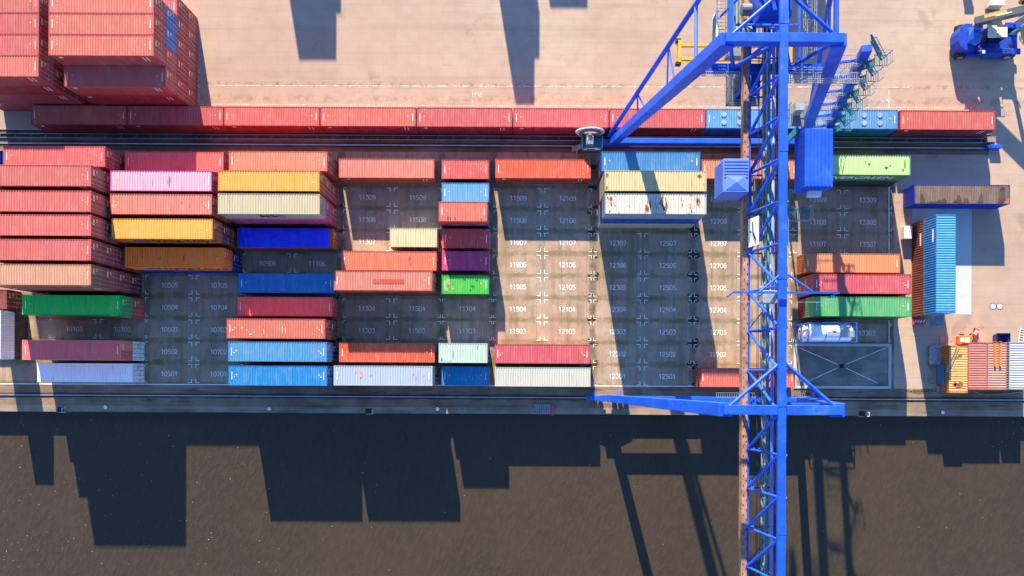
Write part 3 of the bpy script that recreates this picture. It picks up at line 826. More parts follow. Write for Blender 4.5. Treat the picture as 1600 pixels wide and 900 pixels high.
put_text(evg[-1], 'EVERGREEN', 1.55, 0.4, 1.6, 12, M_WHITE, 0, .02)
# small long codes of the crosswise pair face west
for t, z in ((nsb[1], 2.0), (nsb[0], 2.0)):
    k = MB(); k.bb(-4.4, -2.8, -W2 - .004, -W2 + .004, z, z + .3); k.build('side_code', M_WHITE, t)
# royal blue tarpaulin with folds
k = MB(); N = 40
for i in range(N):
    for j in range(6):
        def P(ii, jj):
            x = -6.02 + 11.6 * ii / N; y = -W2 - .03 + (2 * W2 + .06) * jj / 6
            edge = -.05 if jj in (0, 6) or ii in (0, N) else 0
            return (x, y, HC + .10 + edge + .05 * math.sin(ii * 2.3 + jj * .7) * math.sin(ii * .37) + .025 * math.sin(jj * 2.1 + ii * .5))
        k.quad(P(i, j), P(i+1, j), P(i+1, j+1), P(i, j+1))
M_TARP = simple('royal_blue_tarpaulin', (.012, .035, .80), 0.45, var=0.25, scale=0.8)
tp = k.build('tarpaulin', M_TARP, trp[-1], smooth=True)
# torn tarpaulin: flat patches painted dark like its shaded inside, along the south edge
M_HOLESHADE = simple('dark_torn_hole', (0.055, 0.04, 0.034), 0.9, var=0.5)
M_RUSTPT = simple('rust_red_primer', (0.28, 0.09, 0.04), 0.8, var=0.3)
t = stn[-1]
def tx(px): return (px - 1503.5) / (FPX / (CAM_H - HC))
def ty(py): return (303.5 - py) / (FPX / (CAM_H - HC))
for pts, mt in (([(1437.5, 316.5), (1438.5, 303), (1441.5, 304), (1446.5, 316.5)], M_HOLESHADE), ([(1447, 317), (1455, 314), (1461, 315.5), (1468, 312), (1472, 313.5), (1476, 309.5), (1479.5, 315.8)], M_HOLESHADE),
            ([(1487.5, 316.5), (1493.5, 312.5), (1497, 305.5), (1500, 305), (1503.5, 314), (1503.8, 316.5)], M_HOLESHADE), ([(1504.5, 316.5), (1507, 310), (1511, 308.8), (1515.5, 316.5)], M_HOLESHADE),
            ([(1527, 316.5), (1529.5, 309), (1532, 306), (1533, 297.5), (1535, 306), (1536.5, 316)], M_HOLESHADE), ([(1560, 316.5), (1562, 295), (1566, 292), (1570.5, 292.5), (1571, 312), (1566, 316.5)], M_HOLESHADE),
            ([(1568, 317.5), (1577, 308), (1577, 318.3)], M_RUSTPT)):
    k = MB(); q = [(tx(a), max(-W2 + .06, ty(b)), HC + .001) for a, b in pts]; k.poly(q[::-1] if mt is M_HOLESHADE else q)
    k.build('tarpaulin_tear', mt, t)
# patches: faded red rectangle on the orange roof
for t in ALL:
    if t.get('label', '').startswith('pale orange container with a rectangular red patch'):
        k = MB(); k.bb(-1.2, 2.6, -.35, .18, HC - .010, HC - .004); o = k.build('roof_patch', M_ROOF, t); o.color = lit(236, 96, 76) + (0.0,)

# marks on single roofs, placed where each box carries them
M_SCRAPE = simple('dark_scrape', (.07, .03, .02), .8, var=.4, scale=6)
M_SCUFF = simple('pale_scuff', (.62, .50, .44), .8, var=.2, scale=6)
M_PINKBARE = simple('bare_pink_primer', (.42, .24, .19), .8, var=.3, scale=4)
M_DKGREEN = simple('dark_green_patch', (.01, .12, .05), .7, var=.3, scale=4)
M_RUSTST = simple('rust_stain', (.20, .075, .022), .85, var=.6, scale=3)
M_RUSTLT = simple('pale_rust_streak', (.40, .23, .13), .85, var=.4, scale=3)
M_MAGENTA = simple('magenta_streak', (.30, .06, .16), .7, var=.3, scale=4)
M_REDSM = simple('red_smear', (.40, .06, .04), .7, var=.3, scale=4)
M_ORPATCH = simple('orange_patch', (.50, .20, .04), .7, var=.3, scale=4)
rmk = random.Random(21)
def marks(prefix, name, lst, H=HC):
    for t in ALL:
        if t['label'].startswith(prefix):
            for px, py, wp, hp, mt in lst:
                zt = t.location.z + H; q = G(px, py, zt) - t.location; q.z = 0
                q.rotate(Matrix.Rotation(-t.rotation_euler.z, 3, 'Z')); kk = FPX / (CAM_H - zt)
                a, b = wp / kk / 2, hp / kk / 2
                if abs(t.rotation_euler.z) > .5: a, b = b, a
                n = 11; m = MB(); pts = []
                for i in range(n):
                    an = 2 * math.pi * i / n; f = rmk.uniform(.6, 1.15)
                    pts.append((q.x + a * f * math.cos(an), max(-W2 + .07, min(W2 - .07, q.y + b * f * math.sin(an)))))
                m.poly([(x, y, H - .008) for x, y in pts]); m.build(name, mt, t)
            return
    print('no box', prefix)
marks('short orange container with dark scrapes', 'roof_scrape', [(700, 340, 2, 6, M_SCRAPE), (703.5, 341, 2, 5, M_SCRAPE), (711, 341, 2.6, 6, M_SCRAPE), (752, 342, 2.2, 4, M_SCRAPE)], 2.591)
marks('coral roofed container with white scuffs', 'roof_scuff', [(391, 522, 4, 2, M_SCUFF), (378, 512, 1.4, 2.5, M_SCUFF), (397, 519, 4, 1.4, M_SCUFF), (412, 518, 1.1, 10, M_SCUFF), (441, 516, 1.1, 12, M_SCUFF), (446, 517, 1.3, 14, M_SCUFF), (385, 516, 2, 1.5, M_SCUFF)])
marks('short bright green container', 'roof_patch', [(700, 441, 5, 12, M_PINKBARE), (697, 452, 6, 6, M_PINKBARE), (708, 450, 3, 8, M_PINKBARE), (738, 447, 7, 5, M_DKGREEN), (726, 437, 5, 3, M_DKGREEN), (745, 438, 5, 3, M_DKGREEN), (735, 453, 4, 2, M_DKGREEN)], 2.591)
marks('short deep blue container with white specks', 'roof_speck', [(722, 590, 1.2, 1.2, M_SCUFF), (728, 593, 1.2, 1, M_SCUFF), (733, 588, 1.4, 1.2, M_SCUFF), (738, 592, 1.2, 1.2, M_SCUFF), (743, 587, 1, 1.2, M_SCUFF), (748, 590, 1.4, 1.2, M_SCUFF), (752, 585, 1, 1, M_SCUFF), (716, 592, 1, 1, M_SCUFF)], 2.591)
marks('salmon roofed container with orange patch', 'roof_patch', [(430, 258, 5, 5, M_ORPATCH), (431, 263, 6, 3, M_ORPATCH)])
marks('orange red container with dark smears', 'roof_smear', [(640, 404, 4, 9, M_REDSM), (572, 405, 2, 4, M_REDSM), (641, 411, 3, 6, M_REDSM)])
marks('salmon roofed container between', 'roof_dent', [(266.5, 328, 2, 2, M_SCRAPE), (297, 322, 2, 4, M_REDSM), (283, 316, 3, 2, M_REDSM)])  # flat dark and red spots on the roof
marks('pale pink roofed container', 'roof_streak', [(264.5, 283, 1.6, 20, M_MAGENTA), (266.5, 281, 1, 12, M_MAGENTA), (238, 286, 1.0, 18, M_MAGENTA), (261.5, 284, .9, 10, M_MAGENTA)])
marks('bluish white container with brown rust', 'rust_streak', [(564, 584, 5, 14, M_RUSTLT), (579.5, 583, 2.4, 10, M_RUSTLT), (646, 582, 2.6, 9, M_RUSTLT), (556, 580, 2, 6, M_RUSTLT), (650, 590, 1.5, 6, M_RUSTLT)])
marks('lime green roofed container', 'roof_stain', [(1414, 257, 2, 20, M_SCRAPE), (1411, 266, 3, 5, M_DKGREEN), (1385, 262, 7, 4, M_DKGREEN), (1358, 256, 6, 3, M_DKGREEN), (1352, 253, 2, 5, M_DKGREEN), (1391, 259, 3, 3, M_DKGREEN)])
marks('white roofed container with big brown', 'rust_stain', [(1011, 325, 7, 12, M_RUSTST), (1016, 320, 3, 14, M_RUSTST), (1041, 322, 5, 17, M_RUSTST), (1040, 311, 3, 8, M_RUSTLT), (1066, 320, 2, 8, M_RUSTST), (1079, 322, 3, 12, M_RUSTLT), (1092, 320, 2, 10, M_RUSTLT), (983, 322, 3, 5, M_RUSTLT), (953, 330, 3, 3, M_RUSTST), (1064, 311, 2.5, 8, M_RUSTLT)])
marks('beige container with rusty roof edges', 'rust_stain', [(1093, 275, 8, 7, M_RUSTST), (949, 274, 4, 6, M_RUSTST), (948, 293, 4, 5, M_RUSTST), (1024, 285, 3, 5, M_RUSTLT), (1100, 288, 3, 7, M_RUSTLT)])
marks('short pale mint container', 'roof_stain', [(690, 562, 2, 6, M_DKGREEN), (708, 555, 1.2, 14, M_DKGREEN), (746, 543, 1.2, 8, M_DKGREEN), (703, 564, 8, 1.2, M_RUSTLT)], 2.591)
marks('short amber container with large rust', 'rust_stain', [(1500, 556, 9, 6, M_RUSTST), (1496, 559, 7, 4, M_RUSTST), (1498, 602, 14, 10, M_RUSTST), (1492, 600, 7, 8, M_RUSTST), (1504, 597, 6, 5, M_RUSTLT)], 2.591)
marks('short maroon pink', 'roof_streak', [(757, 359, 5, 3, M_NAVY), (723, 380, 1, 9, M_SCRAPE), (743, 379, 1, 9, M_SCRAPE)], 2.591)
marks('plain orange container in shade', 'roof_stain', [(249, 404, 9, 5, M_ORPATCH), (287, 403, 2, 12, M_REDSM)])

# ------------------------------------------------------------------ tank containers
M_FRAME = simple('tank_frame_blue', (0.02, 0.10, 0.42), 0.5)
def tank(z, label, p):
    L, H = 6.058, 2.591
    t = thing('tank_container', label, 'tank container', (p.x, p.y, z), 0, 'silver tank containers')
    k = MB(); n = 28; rr = 1.16; zc = 1.32
    prof = [(-L/2 + .25, 0.02), (-L/2 + .27, .55), (-L/2 + .42, .95), (-L/2 + .75, rr), (L/2 - .55, rr), (L/2 - .28, .9), (L/2 - .15, .45), (L/2 - .13, .02)]
    for (xa, ra), (xb, rb) in zip(prof, prof[1:]):
        for i in range(n):
            a0, a1 = 2*math.pi*i/n, 2*math.pi*(i+1)/n
            k.quad((xa, ra*math.sin(a0), zc + ra*math.cos(a0)), (xb, rb*math.sin(a0), zc + rb*math.cos(a0)), (xb, rb*math.sin(a1), zc + rb*math.cos(a1)), (xa, ra*math.sin(a1), zc + ra*math.cos(a1)))
    k.build('tank_shell', M_STEEL, t, smooth=True)
    for xb in (-.75, 1.05):
        k = MB(); k.ring((xb, 0, zc), (1, 0, 0), rr - .01, rr + .025, .07, 28); k.build('tank_band', M_FRAME, t)
    for e in (-1, 1):
        k = MB(); x = e * (L/2 - .06)
        for s in (-1, 1): k.bb(x - .06, x + .06, s*1.219, s*1.10, 0, H)
        k.bb(x - .06, x + .06, -1.1, 1.1, H - .12, H - .002); k.bb(x - .06, x + .06, -1.1, 1.1, .002, .14)
        for s in (-1, 1):
            for zz, dz in ((H - .12, -.62), (.14, .62)): k.beam((x, s * 1.12, zz + dz), (x, s * .5, zz), .10, .10, up=(1, 0, 0))
        k.build('end_frame', M_FRAME, t)
    k = MB()
    for s in (-1, 1): k.bb(-L/2 + .12, L/2 - .12, s*1.219, s*1.13, .01, .13); k.bb(-L/2 + .12, L/2 - .12, s*1.219, s*1.16, H - .09, H - .01)
    k.build('side_rail', M_FRAME, t)
    k = MB(); k.bb(-.6, 1.0, -.45, .05, H - .12, H - .085); k.bb(1.1, 2.75, -.6, .25, H - .13, H - .09); k.build('catwalk', M_GALV, t)
    k = MB(); k.tube((.2, .42, H - .14), (.2, .42, H + .02), .27, 16); k.build('manhole_lid', M_STEEL, t)
    k = MB(); k.bb(1.5, 2.0, .3, .75, H - .2, H - .02); k.build('valve_box', M_GALV, t)
    k = MB(); k.box((-L/2 + .22, .35, zc + .2), (.02, .3, .3), M=Matrix.Rotation(R(45), 3, 'X')); k.box((-L/2 + .22, -.4, zc + .45), (.02, .25, .25), M=Matrix.Rotation(R(45), 3, 'X'))
    k.build('red_placard', M_REDP, t)
pt = G(1301.5, 519, 2 * 2.603)
tank(0, 'silver tank in blue frame, lower one, only its round end showing', pt)
tank(2.603, 'silver tank in blue frame on top of another, beside slot 13303', pt)

# ------------------------------------------------------------------ gantry crane
XC, ZT, ZB = 23.5, 30.3, 24.9
HW = 5.0
YL, YW = 30.4, RW
FOOT = 12.6
crane = thing('gantry_crane', 'big blue rail-mounted gantry crane with lattice boom over the containers and water', 'crane', (XC, (YL + YW)/2, 0))
OX, OY = XC, (YL + YW)/2
def cp(name, mb, mat, parent=None, smooth=False):
    mb.v = [(x - OX, y - OY, z) for x, y, z in mb.v]
    return mb.build(name, mat, parent or crane, smooth)
def legx(s, z): return XC + s * (FOOT - (FOOT - HW) * z / ZT)
for yy in (YL, YW):
    yt_ = yy; yy = RL if yy == YL else yy
    for s in (-1, 1):
        k = MB(); k.beam((legx(s, 1.6), yy, 1.6), (legx(s, ZT - .2), yt_, ZT - .2), 1.0, .9, up=(0, 1, 0), w2=1.35, h2=1.25)
        bevel(cp('leg', k, M_CRANE), .05)
        k = MB(); dx = -.62 * 1 if True else 0
        # bogies
        x0 = XC + s * FOOT
        k = MB(); k.bb(x0 - 1.0, x0 + 1.0, yy - .42, yy + .42, .95, 1.75); bevel(cp('leg_shoe', k, M_CRANE), .05)
        for e in (-1, 1):
            k = MB(); k.beam((x0 + e * .4, yy, 1.0), (x0 + e * 2.7, yy, .72), .62, .55, w2=.55, h2=.4); bevel(cp('bogie', k, M_CRANE), .04)
            for wx in (.9, 2.4):
                k = MB(); k.tube((x0 + e * wx, yy - .13, .46), (x0 + e * wx, yy + .13, .46), .34, 16); cp('wheel', k, M_GALV)
            k = MB(); k.tube((x0 + e * 1.6, yy + .28, .8), (x0 + e * 1.6, yy + .95, .8), .2, 10); k.box((x0 + e * 1.6, yy + .4, .62), (.5, .4, .5)); cp('drive_motor', k, M_CRANE2)
    k = MB(); k.bb(XC - FOOT + 1.0, XC + FOOT - 1.0, yy - .33, yy + .33, 1.7, 2.6); bevel(cp('sill_beam', k, M_CRANE), .03)
    yy = yt_
    k = MB(); k.bb(XC - HW - .35, XC + HW + .35, yy - .42, yy + .42, ZT - .75, ZT + .35); bevel(cp('portal_beam', k, M_CRANE), .03)
    zl = 24.0; k = MB(); k.bb(legx(-1, zl), legx(1, zl), yy - .38, yy + .38, zl - .9, zl - .02); bevel(cp('cross_beam', k, M_CRANE), .03)
    for s in (-1, 1):
        k = MB(); k.tube((XC + s * (HW - .3), yy, ZT - .8), (XC + s * 2.9, yy, zl + .1), .2, 10); cp('knee_brace', k, M_CRANE, smooth=False)
        k = MB(); k.tube((XC + s * .3, yy, ZT - .8), (XC + s * 2.7, yy, zl + .1), .2, 10); cp('knee_brace', k, M_CRANE)
        # flat bracing from the top chord to the beam ends
        k = MB(); k.tube((XC + s * .3, yy + 4.2, ZT), (XC + s * (HW - .2), yy + .3, ZT - .1), .17, 10); cp('plan_brace', k, M_CRANE)
# inland support frame: pipe legs leaning north, second portal
YN = YL + 7.8
k = MB(); k.bb(XC - HW - .3, XC + HW + .3, YN - .4, YN + .4, ZT - .7, ZT + .25); cp('portal_beam', k, M_CRANE)
for s in (-1, 1):
    a = Vector((XC + s * FOOT, YL + .2, 2.0)); b = Vector((XC + s * HW, YN, ZT - .4))
    k = MB(); k.tube(a, b, .27, 12); cp('pipe_leg', k, M_CRANE, smooth=False)
    k = MB(); k.bb(XC + s * (HW - .22) - .19, XC + s * (HW - .22) + .19, YL + .42, YN - .4, ZT - .4, ZT - .02); cp('side_beam', k, M_CRANE)
    q = a.lerp(b, .79); k = MB(); k.tube((legx(s, q.z), YL + .5, q.z), (q.x, q.y, q.z), .2, 10); cp('leg_strut', k, M_CRANE2)
    for f1 in (.30, .58):
        q = a.lerp(b, f1)
        for dz in (-.6, 1.2):
            k = MB(); zz = q.z + dz; k.tube((legx(s, zz), YL + .45, zz), (q.x, q.y, q.z), .1, 8); cp('leg_strut', k, M_CRANE)
# boom
NODE0, NP = 11.84, 3.84
KS = range(-14, 9)
y0, y1 = NODE0 + NP * KS[0], NODE0 + NP * KS[-1]
k = MB(); k.bb(XC - .52, XC + .20, y0, y1, ZT, ZT + .5); bevel(cp('top_chord', k, M_CRANE), .03)
for i in range(-13, 8, 3):
    ya = NODE0 + NP * i + 1.1
    k = MB(); k.bb(XC - .55, XC + .23, ya - .55, ya + .55, ZT + .503, ZT + .53)
    sp_ = cp('splice_plate', k, M_CRANE)
WB = 1.72
for s in (-1, 1):
    k = MB(); k.bb(XC + s * WB - .16, XC + s * WB + .16, y0, y1, ZB - .75, ZB - .05); k.bb(XC + s * WB - .36, XC + s * WB + .36, y0, y1, ZB - .05, ZB + .03); k.bb(XC + s * WB - .36, XC + s * WB + .36, y0, y1, ZB - .83, ZB - .75)
    cp('bottom_chord', k, M_CRANE)
    k = MB(); k.bb(XC + s * WB - .37, XC + s * WB + .14, y0, y1, ZB + .033, ZB + .12); k.bb(XC + s * WB - .39, XC + s * WB - .365, y0, y1, ZB - .84, ZB + .12); r_ = cp('trolley_rail', k, M_RAILBR)
    k = MB(); yy = y0 + .3
    while yy < y1:
        k.box((XC + s * WB - .24, yy, ZB + .14), (.09, .14, .04)); k.box((XC + s * WB + .06, yy + .48, ZB + .14), (.09, .14, .04)); yy += .96
    ob = cp('rail_clip', k, M_TROUGH, r_); ob['kind'] = 'stuff'
    for i in KS:
        ya = NODE0 + NP * i
        k = MB(); k.tube((XC + s * (WB - .2), ya, ZB + .02), (XC + s * .3, ya, ZT), .13, 8); cp('truss_post', k, M_CRANE)
        up = 1 if (0 <= i < 5 or i < -4) else -1
        if i == 0: ups = (1, -1)
        elif i == -4 or i == 5: ups = ()
        else: ups = (up,)
        for u in ups:
            j = i + u
            if j in KS: k = MB(); k.tube((XC + s * (WB - .2), ya, ZB + .02), (XC + s * .3, NODE0 + NP * j, ZT), .155, 8); cp('truss_diagonal', k, M_CRANE)
for i in KS:
    ya = NODE0 + NP * i
    k = MB(); k.tube((XC - WB + .2, ya, ZB - .3), (XC + WB - .2, ya, ZB - .3), .09, 8); cp('bottom_strut', k, M_CRANE)
    if i != KS[-1] and i % 2 == 0:
        k = MB(); k.tube((XC - WB + .2, ya, ZB - .45), (XC + WB - .2, ya + NP, ZB - .45), .06, 6); cp('lacing_bar', k, M_CRANE)
# inside the boom: catwalk, cable tray, pipe, ropes
k = MB(); k.bb(XC + .05, XC + .75, y0, y1, ZB - .62, ZB - .57); k.bb(XC + .05, XC + .09, y0, y1, ZB - .57, ZB + .45); cp('catwalk', k, M_GALV)
k = MB()
for yy in [y0 + i * 1.6 for i in range(int((y1 - y0) / 1.6))]: k.box((XC + .75, yy, ZB), (.05, .05, 1.1))
k.bb(XC + .73, XC + .77, y0, y1, ZB + .5, ZB + .54); k.bb(XC + .73, XC + .77, y0, y1, ZB + .05, ZB + .08); cp('railing', k, M_GALV)
k = MB(); k.tube((XC + .45, y0, ZB + 1.2), (XC + .45, y1, ZB + 1.2), .16, 10); cp('service_pipe', k, M_CRANE2, smooth=True)
k = MB(); k.tube((XC + .12, y0, ZB + .9), (XC + .12, y1, ZB + .9), .11, 10); cp('service_pipe', k, M_TEAL, smooth=True)
k = MB(); k.bb(XC - .12, XC + .18, y0, y1, ZB - .3, ZB - .2); cp('cable_tray', k, M_GALV)
k = MB(); yy = y0
while yy < y1:    # festoon loops
    k.path([(XC + .0, yy, ZB + .2), (XC + .06, yy + .4, ZB - .1), (XC + .12, yy + .8, ZB + .2)], .07, 6); yy += 1.1
cp('festoon_cable', k, M_TEAL)
for dx, dz in ((-.75, .3), (-.62, .3), (-.35, .25), (.9, .6), (1.05, .6)):
    k = MB(); k.tube((XC + dx, y0, ZB + dz), (XC + dx, y1, ZB + dz), .028, 6); cp('wire_rope', k, M_ROPE)
# lamp arm across the boom
ya = G(0, 461, ZT + .9).y + .6
k = MB(); k.bb(XC - 4.75, XC + 4.75, ya - .09, ya + .09, ZT + .75, ZT + .95)
for dx in (-4.7, -1.9, 2.0, 4.7): k.tube((XC + dx, ya, ZT + .75), (XC + dx, ya - .2, ZT - 1.4), .06, 6)
arm = cp('lamp_arm', k, M_CRANE)
k = MB(); k.bb(XC - 4.7, XC + 4.7, ya - .75, ya - .71, ZT - .4, ZT - .36); cp('arm_rail', k, M_GALV)
for s in (-1, 1):
    k = MB(); k.tube((XC + s * .35, ya + 1.7, ZT + .3), (XC + s * 2.4, ya + .05, ZT + .8), .1, 8); cp('arm_brace', k, M_CRANE)
k = MB(); k.bb(XC - 1.75, XC - .45, ya - .85, ya + .3, ZT - 1.4, ZT - .2); bevel(cp('junction_cabinet', k, M_GALV), .03)
def grating(k, x0, x1, y0, y1, z, step=.22, along_y=True):
    k.bb(x0, x1, y0, y0 + .06, z, z + .08); k.bb(x0, x1, y1 - .06, y1, z, z + .08)
    k.bb(x0, x0 + .06, y0 + .06, y1 - .06, z, z + .08); k.bb(x1 - .06, x1, y0 + .06, y1 - .06, z, z + .08)
    if (x1 - x0) > (y1 - y0):
        n = int((x1 - x0) / step)
        for i in range(1, n): xx = x0 + (x1 - x0) * i / n; k.bb(xx - .03, xx + .03, y0 + .06, y1 - .06, z + .02, z + .06)
    else:
        n = int((y1 - y0) / step)
        for i in range(1, n): yy = y0 + (y1 - y0) * i / n; k.bb(x0 + .06, x1 - .06, yy - .03, yy + .03, z + .02, z + .06)
    return k
# electrical house and cab house on the flanks
def ribbed_house(name, x0, x1, yb, yt, z0, z1, mat, rib_y):
    k = MB(); k.bb(x0, x1, yb, yt, z0, z1); ho = cp(name, k, mat); bevel(ho, .04)
    k = MB()
    if rib_y:
        n = int((x1 - x0) / .34)
        for i in range(n): xx = x0 + .2 + i * .34; k.bb(xx - .07, xx + .07, yb + .08, yt - .08, z1 - .01, z1 + .09)
    else:
        n = int((yt - yb) / .30)
        for i in range(n):
            yy = yt - .2 - i * .30
            if i < 6: k.bb(x0 + .1, x1 - .1, yy - .08, yy + .08, z1 - .01, z1 + .06)
    for e in range(int((yt - yb) / .28)):
        yy = yb + .14 + e * .28; k.bb(x0 - .035, x0 + .01, yy - .07, yy + .07, z0 + .15, z1 - .15)
    for e in range(int((x1 - x0) / .28)):
        xx = x0 + .14 + e * .28; k.bb(xx - .07, xx + .07, yb - .035, yb + .01, z0 + .15, z1 - .15)
    cp('wall_rib', k, mat, None)
    return ho
p0, p1 = G(1258, 292, 29.0), G(1302, 201, 29.0)
ribbed_house('electrical_house', p0.x, p1.x, p0.y, p1.y, 26.2, 29.0, M_CRANE, True)
k = MB(); k.bb(p0.x + .8, p0.x + 2.0, p0.y - .55, p0.y - .05, 27.2, 27.8); cp('air_conditioner', k, M_SIGN)
k = MB(); grating(k, XC + WB + .4, p1.x - .2, p0.y - 2.0, p0.y - .8, 23.6, .16); cp('house_platform', k, M_TEAL)
q0, q1 = G(1130, 300, 27.3), G(1172, 248, 27.3)
ch = ribbed_house('cab_house', q0.x, q1.x - .1, q0.y, q1.y, 24.0, 27.3, M_CRANE2, False)
k = MB()   # pyramid cover on its roof
ax0, ax1, ay0, ay1 = q0.x + .25, q1.x - .35, q0.y + .2, q0.y + 1.6; apx = ((ax0 + ax1)/2, (ay0 + ay1)/2, 27.5)
c4 = [(ax0, ay0, 27.33), (ax1, ay0, 27.33), (ax1, ay1, 27.33), (ax0, ay1, 27.33)]
for a, b in zip(c4, c4[1:] + c4[:1]): k.poly([a, b, apx])
cp('roof_cover', k, M_CRANE2)
def railing(k, pts, h=1.1, post=1.3, r=.03):
    for a, b in zip(pts, pts[1:]):
        a, b = Vector(a), Vector(b); n = max(1, int((b - a).length / post))
        for zz in (h, h * .55): k.beam(a + Vector((0, 0, zz)), b + Vector((0, 0, zz)), r * 1.6, r * 1.6)
        for i in range(n + 1):
            q = a.lerp(b, i / n); k.beam(q, q + Vector((0, 0, h)), r * 1.6, r * 1.6)
    return k
k = MB(); k.bb(q1.x, XC - WB + .9, q0.y - .6, q1.y + .2, 23.9, 23.97); cp('house_platform', k, M_GRATE)
k = MB(); railing(k, [(XC - WB + .85, q0.y - .6, 23.97), (XC - WB + .85, q1.y + .2, 23.97)]); cp('railing', k, M_GALV)
k = MB(); railing(k, [(XC + WB + .5, p0.y - 2.2, 23.68), (p1.x - .2, p0.y - 2.2, 23.68), (p1.x - .2, p0.y - .7, 23.68)]); cp('railing', k, M_GALV)
# name boards
for (xa, za), (xb, zb) in (((XC - WB + .1, 25.3), (XC - 1.2, 27.1)), ((XC + WB + .6, 25.0), (XC + 1.3, 27.6))):
    ca, cb = G(0, 376, 27).y, G(0, 331, 27).y
    k = MB(); d = -.06 if xa < XC else .06
    k.poly([(xa, ca, za), (xa, cb, za), (xb, cb, zb), (xb, ca, zb)][::1 if xa > XC else -1]); k.poly([(xa + d, ca, za), (xb + d, ca, zb), (xb + d, cb, zb), (xa + d, cb, za)][::1 if xa > XC else -1])
    bo = cp('name_board', k, M_SIGN)
    if xa < XC:
        k = MB(); f = lambda u, v: (xa + (xb - xa) * v - .13, ca + (cb - ca) * u, za + (zb - za) * v + .05)
        k.poly([f(.85, .42), f(.85, .52), f(.5, .56), f(.2, .85), f(.12, .78), f(.46, .46)]); k.poly([f(.52, .40), f(.56, .2), f(.50, .2), f(.46, .40)])
        cp('board_emblem', k, M_NAVY, bo)
# walkways at cross beam level, inland side
k = MB(); grating(k, XC + 1.9, legx(1, 24) + 3.0, YL - 1.6, YL - .5, 24.05); cp('walkway', k, M_GALV)
k = MB(); railing(k, [(XC + 2.1, YL - 1.6, 24.12), (legx(1, 24) + 3.0, YL - 1.6, 24.12)]); railing(k, [(XC + 2.1, YL - .5, 24.12), (legx(1, 24) + 1.2, YL - .5, 24.12)]); cp('railing', k, M_GALV)
k = MB(); grating(k, legx(-1, 24) + .6, XC - 2.2, YL - .95, YL - .45, 24.0); cp('walkway', k, M_GALV)
for s in (-1, 1):
    k = MB(); xa = XC + s * 4.25; grating(k, xa - .45, xa + .45, YL + .6, y1, ZB - .3, .35, False); cp('walkway', k, M_GRATE)
    k = MB(); railing(k, [(xa - .45, YL + .6, ZB - .24), (xa - .45, y1, ZB - .24)]); railing(k, [(xa + .45, YL + .6, ZB - .24), (xa + .45, y1, ZB - .24)]); cp('railing', k, M_GALV)
    k = MB(); k.bb(XC + s * 3.3 - .1, XC + s * 3.3 + .1, YL + .5, y1, ZB - .2, ZB + .2); cp('walkway_beam', k, M_CRANE)
k = MB(); k.bb(XC - 5.15, XC - 5.05, YL + .9, YL + 4.6, ZB - .2, ZB + 1.5); nb = cp('name_board', k, M_SIGN)
k = MB(); k.bb(XC - 5.19, XC - 5.15, YL + 1.3, YL + 4.2, ZB + .1, ZB + 1.2); cp('board_emblem', k, M_TEAL, nb)
# waterside walkway
k = MB(); grating(k, XC - 4.4, XC + 4.4, YW + .9, YW + 1.4, 24.0); cp('walkway', k, M_GRATE)
k = MB(); ym = (YL + 6.0)   # machinery house between the two inland portals
k.bb(XC - 1.5, XC + 1.5, YL + 3.2, YL + 7.0, ZB + .6, ZB + 3.0); cp('machinery_house', k, M_CRANE)
k = MB()
for i in range(4): k.tube((XC - 3.9 + i * .35, YL + 1.2, ZB + .8), (XC - 3.9 + i * .35, YL + 7.4, ZB + .8), .09, 8)
cp('service_pipe', k, M_TEAL)
for i in range(2):
    k = MB(); k.tube((XC - 2.6, YL + 2.6 + i * 2.2, ZB + .9), (XC - 1.7, YL + 2.6 + i * 2.2, ZB + .9), .55, 16); cp('winch_drum', k, M_GRATE)
for s in (-1, 1):
    k = MB(); k.tube((XC + s * .35, YL + 1.2, ZT), (XC + s * 3.0, YL + 3.6, ZB + .4), .12, 8); cp('plan_brace', k, M_CRANE)
    k = MB(); k.tube((XC + s * .35, YL + 7.5, ZT), (XC + s * 4.6, YL + 4.4, ZB - .1), .12, 8); cp('plan_brace', k, M_CRANE)
# trolley with cab below the boom
TY = YL + 4.8
k = MB()
for s in (-1, 1): k.bb(XC + s * 1.3 - .2, XC + s * 1.3 + .2, TY - 3.0, TY + 3.0, ZB + .16, ZB + .7)
for e in (-1, 1): k.bb(XC - 1.3, XC + 1.3, TY + e * 2.7 - .2, TY + e * 2.7 + .2, ZB + .18, ZB + .68)
trl = cp('trolley', k, M_CRANE)
k = MB(); k.bb(XC - 1.9, XC + .2, TY - 6.8, TY - 4.6, 20.4, 22.9); bevel(cp('operator_cab', k, M_CRANE, trl), .08)
k = MB(); k.bb(XC - 1.95, XC - 1.9, TY - 6.5, TY - 4.9, 21.2, 22.5); k.bb(XC - 1.7, XC + 0, TY - 6.85, TY - 6.8, 20.9, 22.5); cp('cab_window', k, M_GLASS, trl)
k = MB()
for dx in (-1.7, 0): k.beam((XC + dx, TY - 5.7, 22.9), (XC + dx * .8, TY - 3.0, ZB + .2), .18, .18)
cp('cab_hanger', k, M_CRANE, trl)
k = MB(); k.bb(XC - 2.6, XC + .9, TY - 7.4, TY - 4.0, 20.28, 20.34); cp('cab_platform', k, M_GRATE, trl)
k = MB(); railing(k, [(XC - 2.6, TY - 4.0, 20.34), (XC - 2.6, TY - 7.4, 20.34), (XC + .9, TY - 7.4, 20.34)]); cp('railing', k, M_GALV, trl)
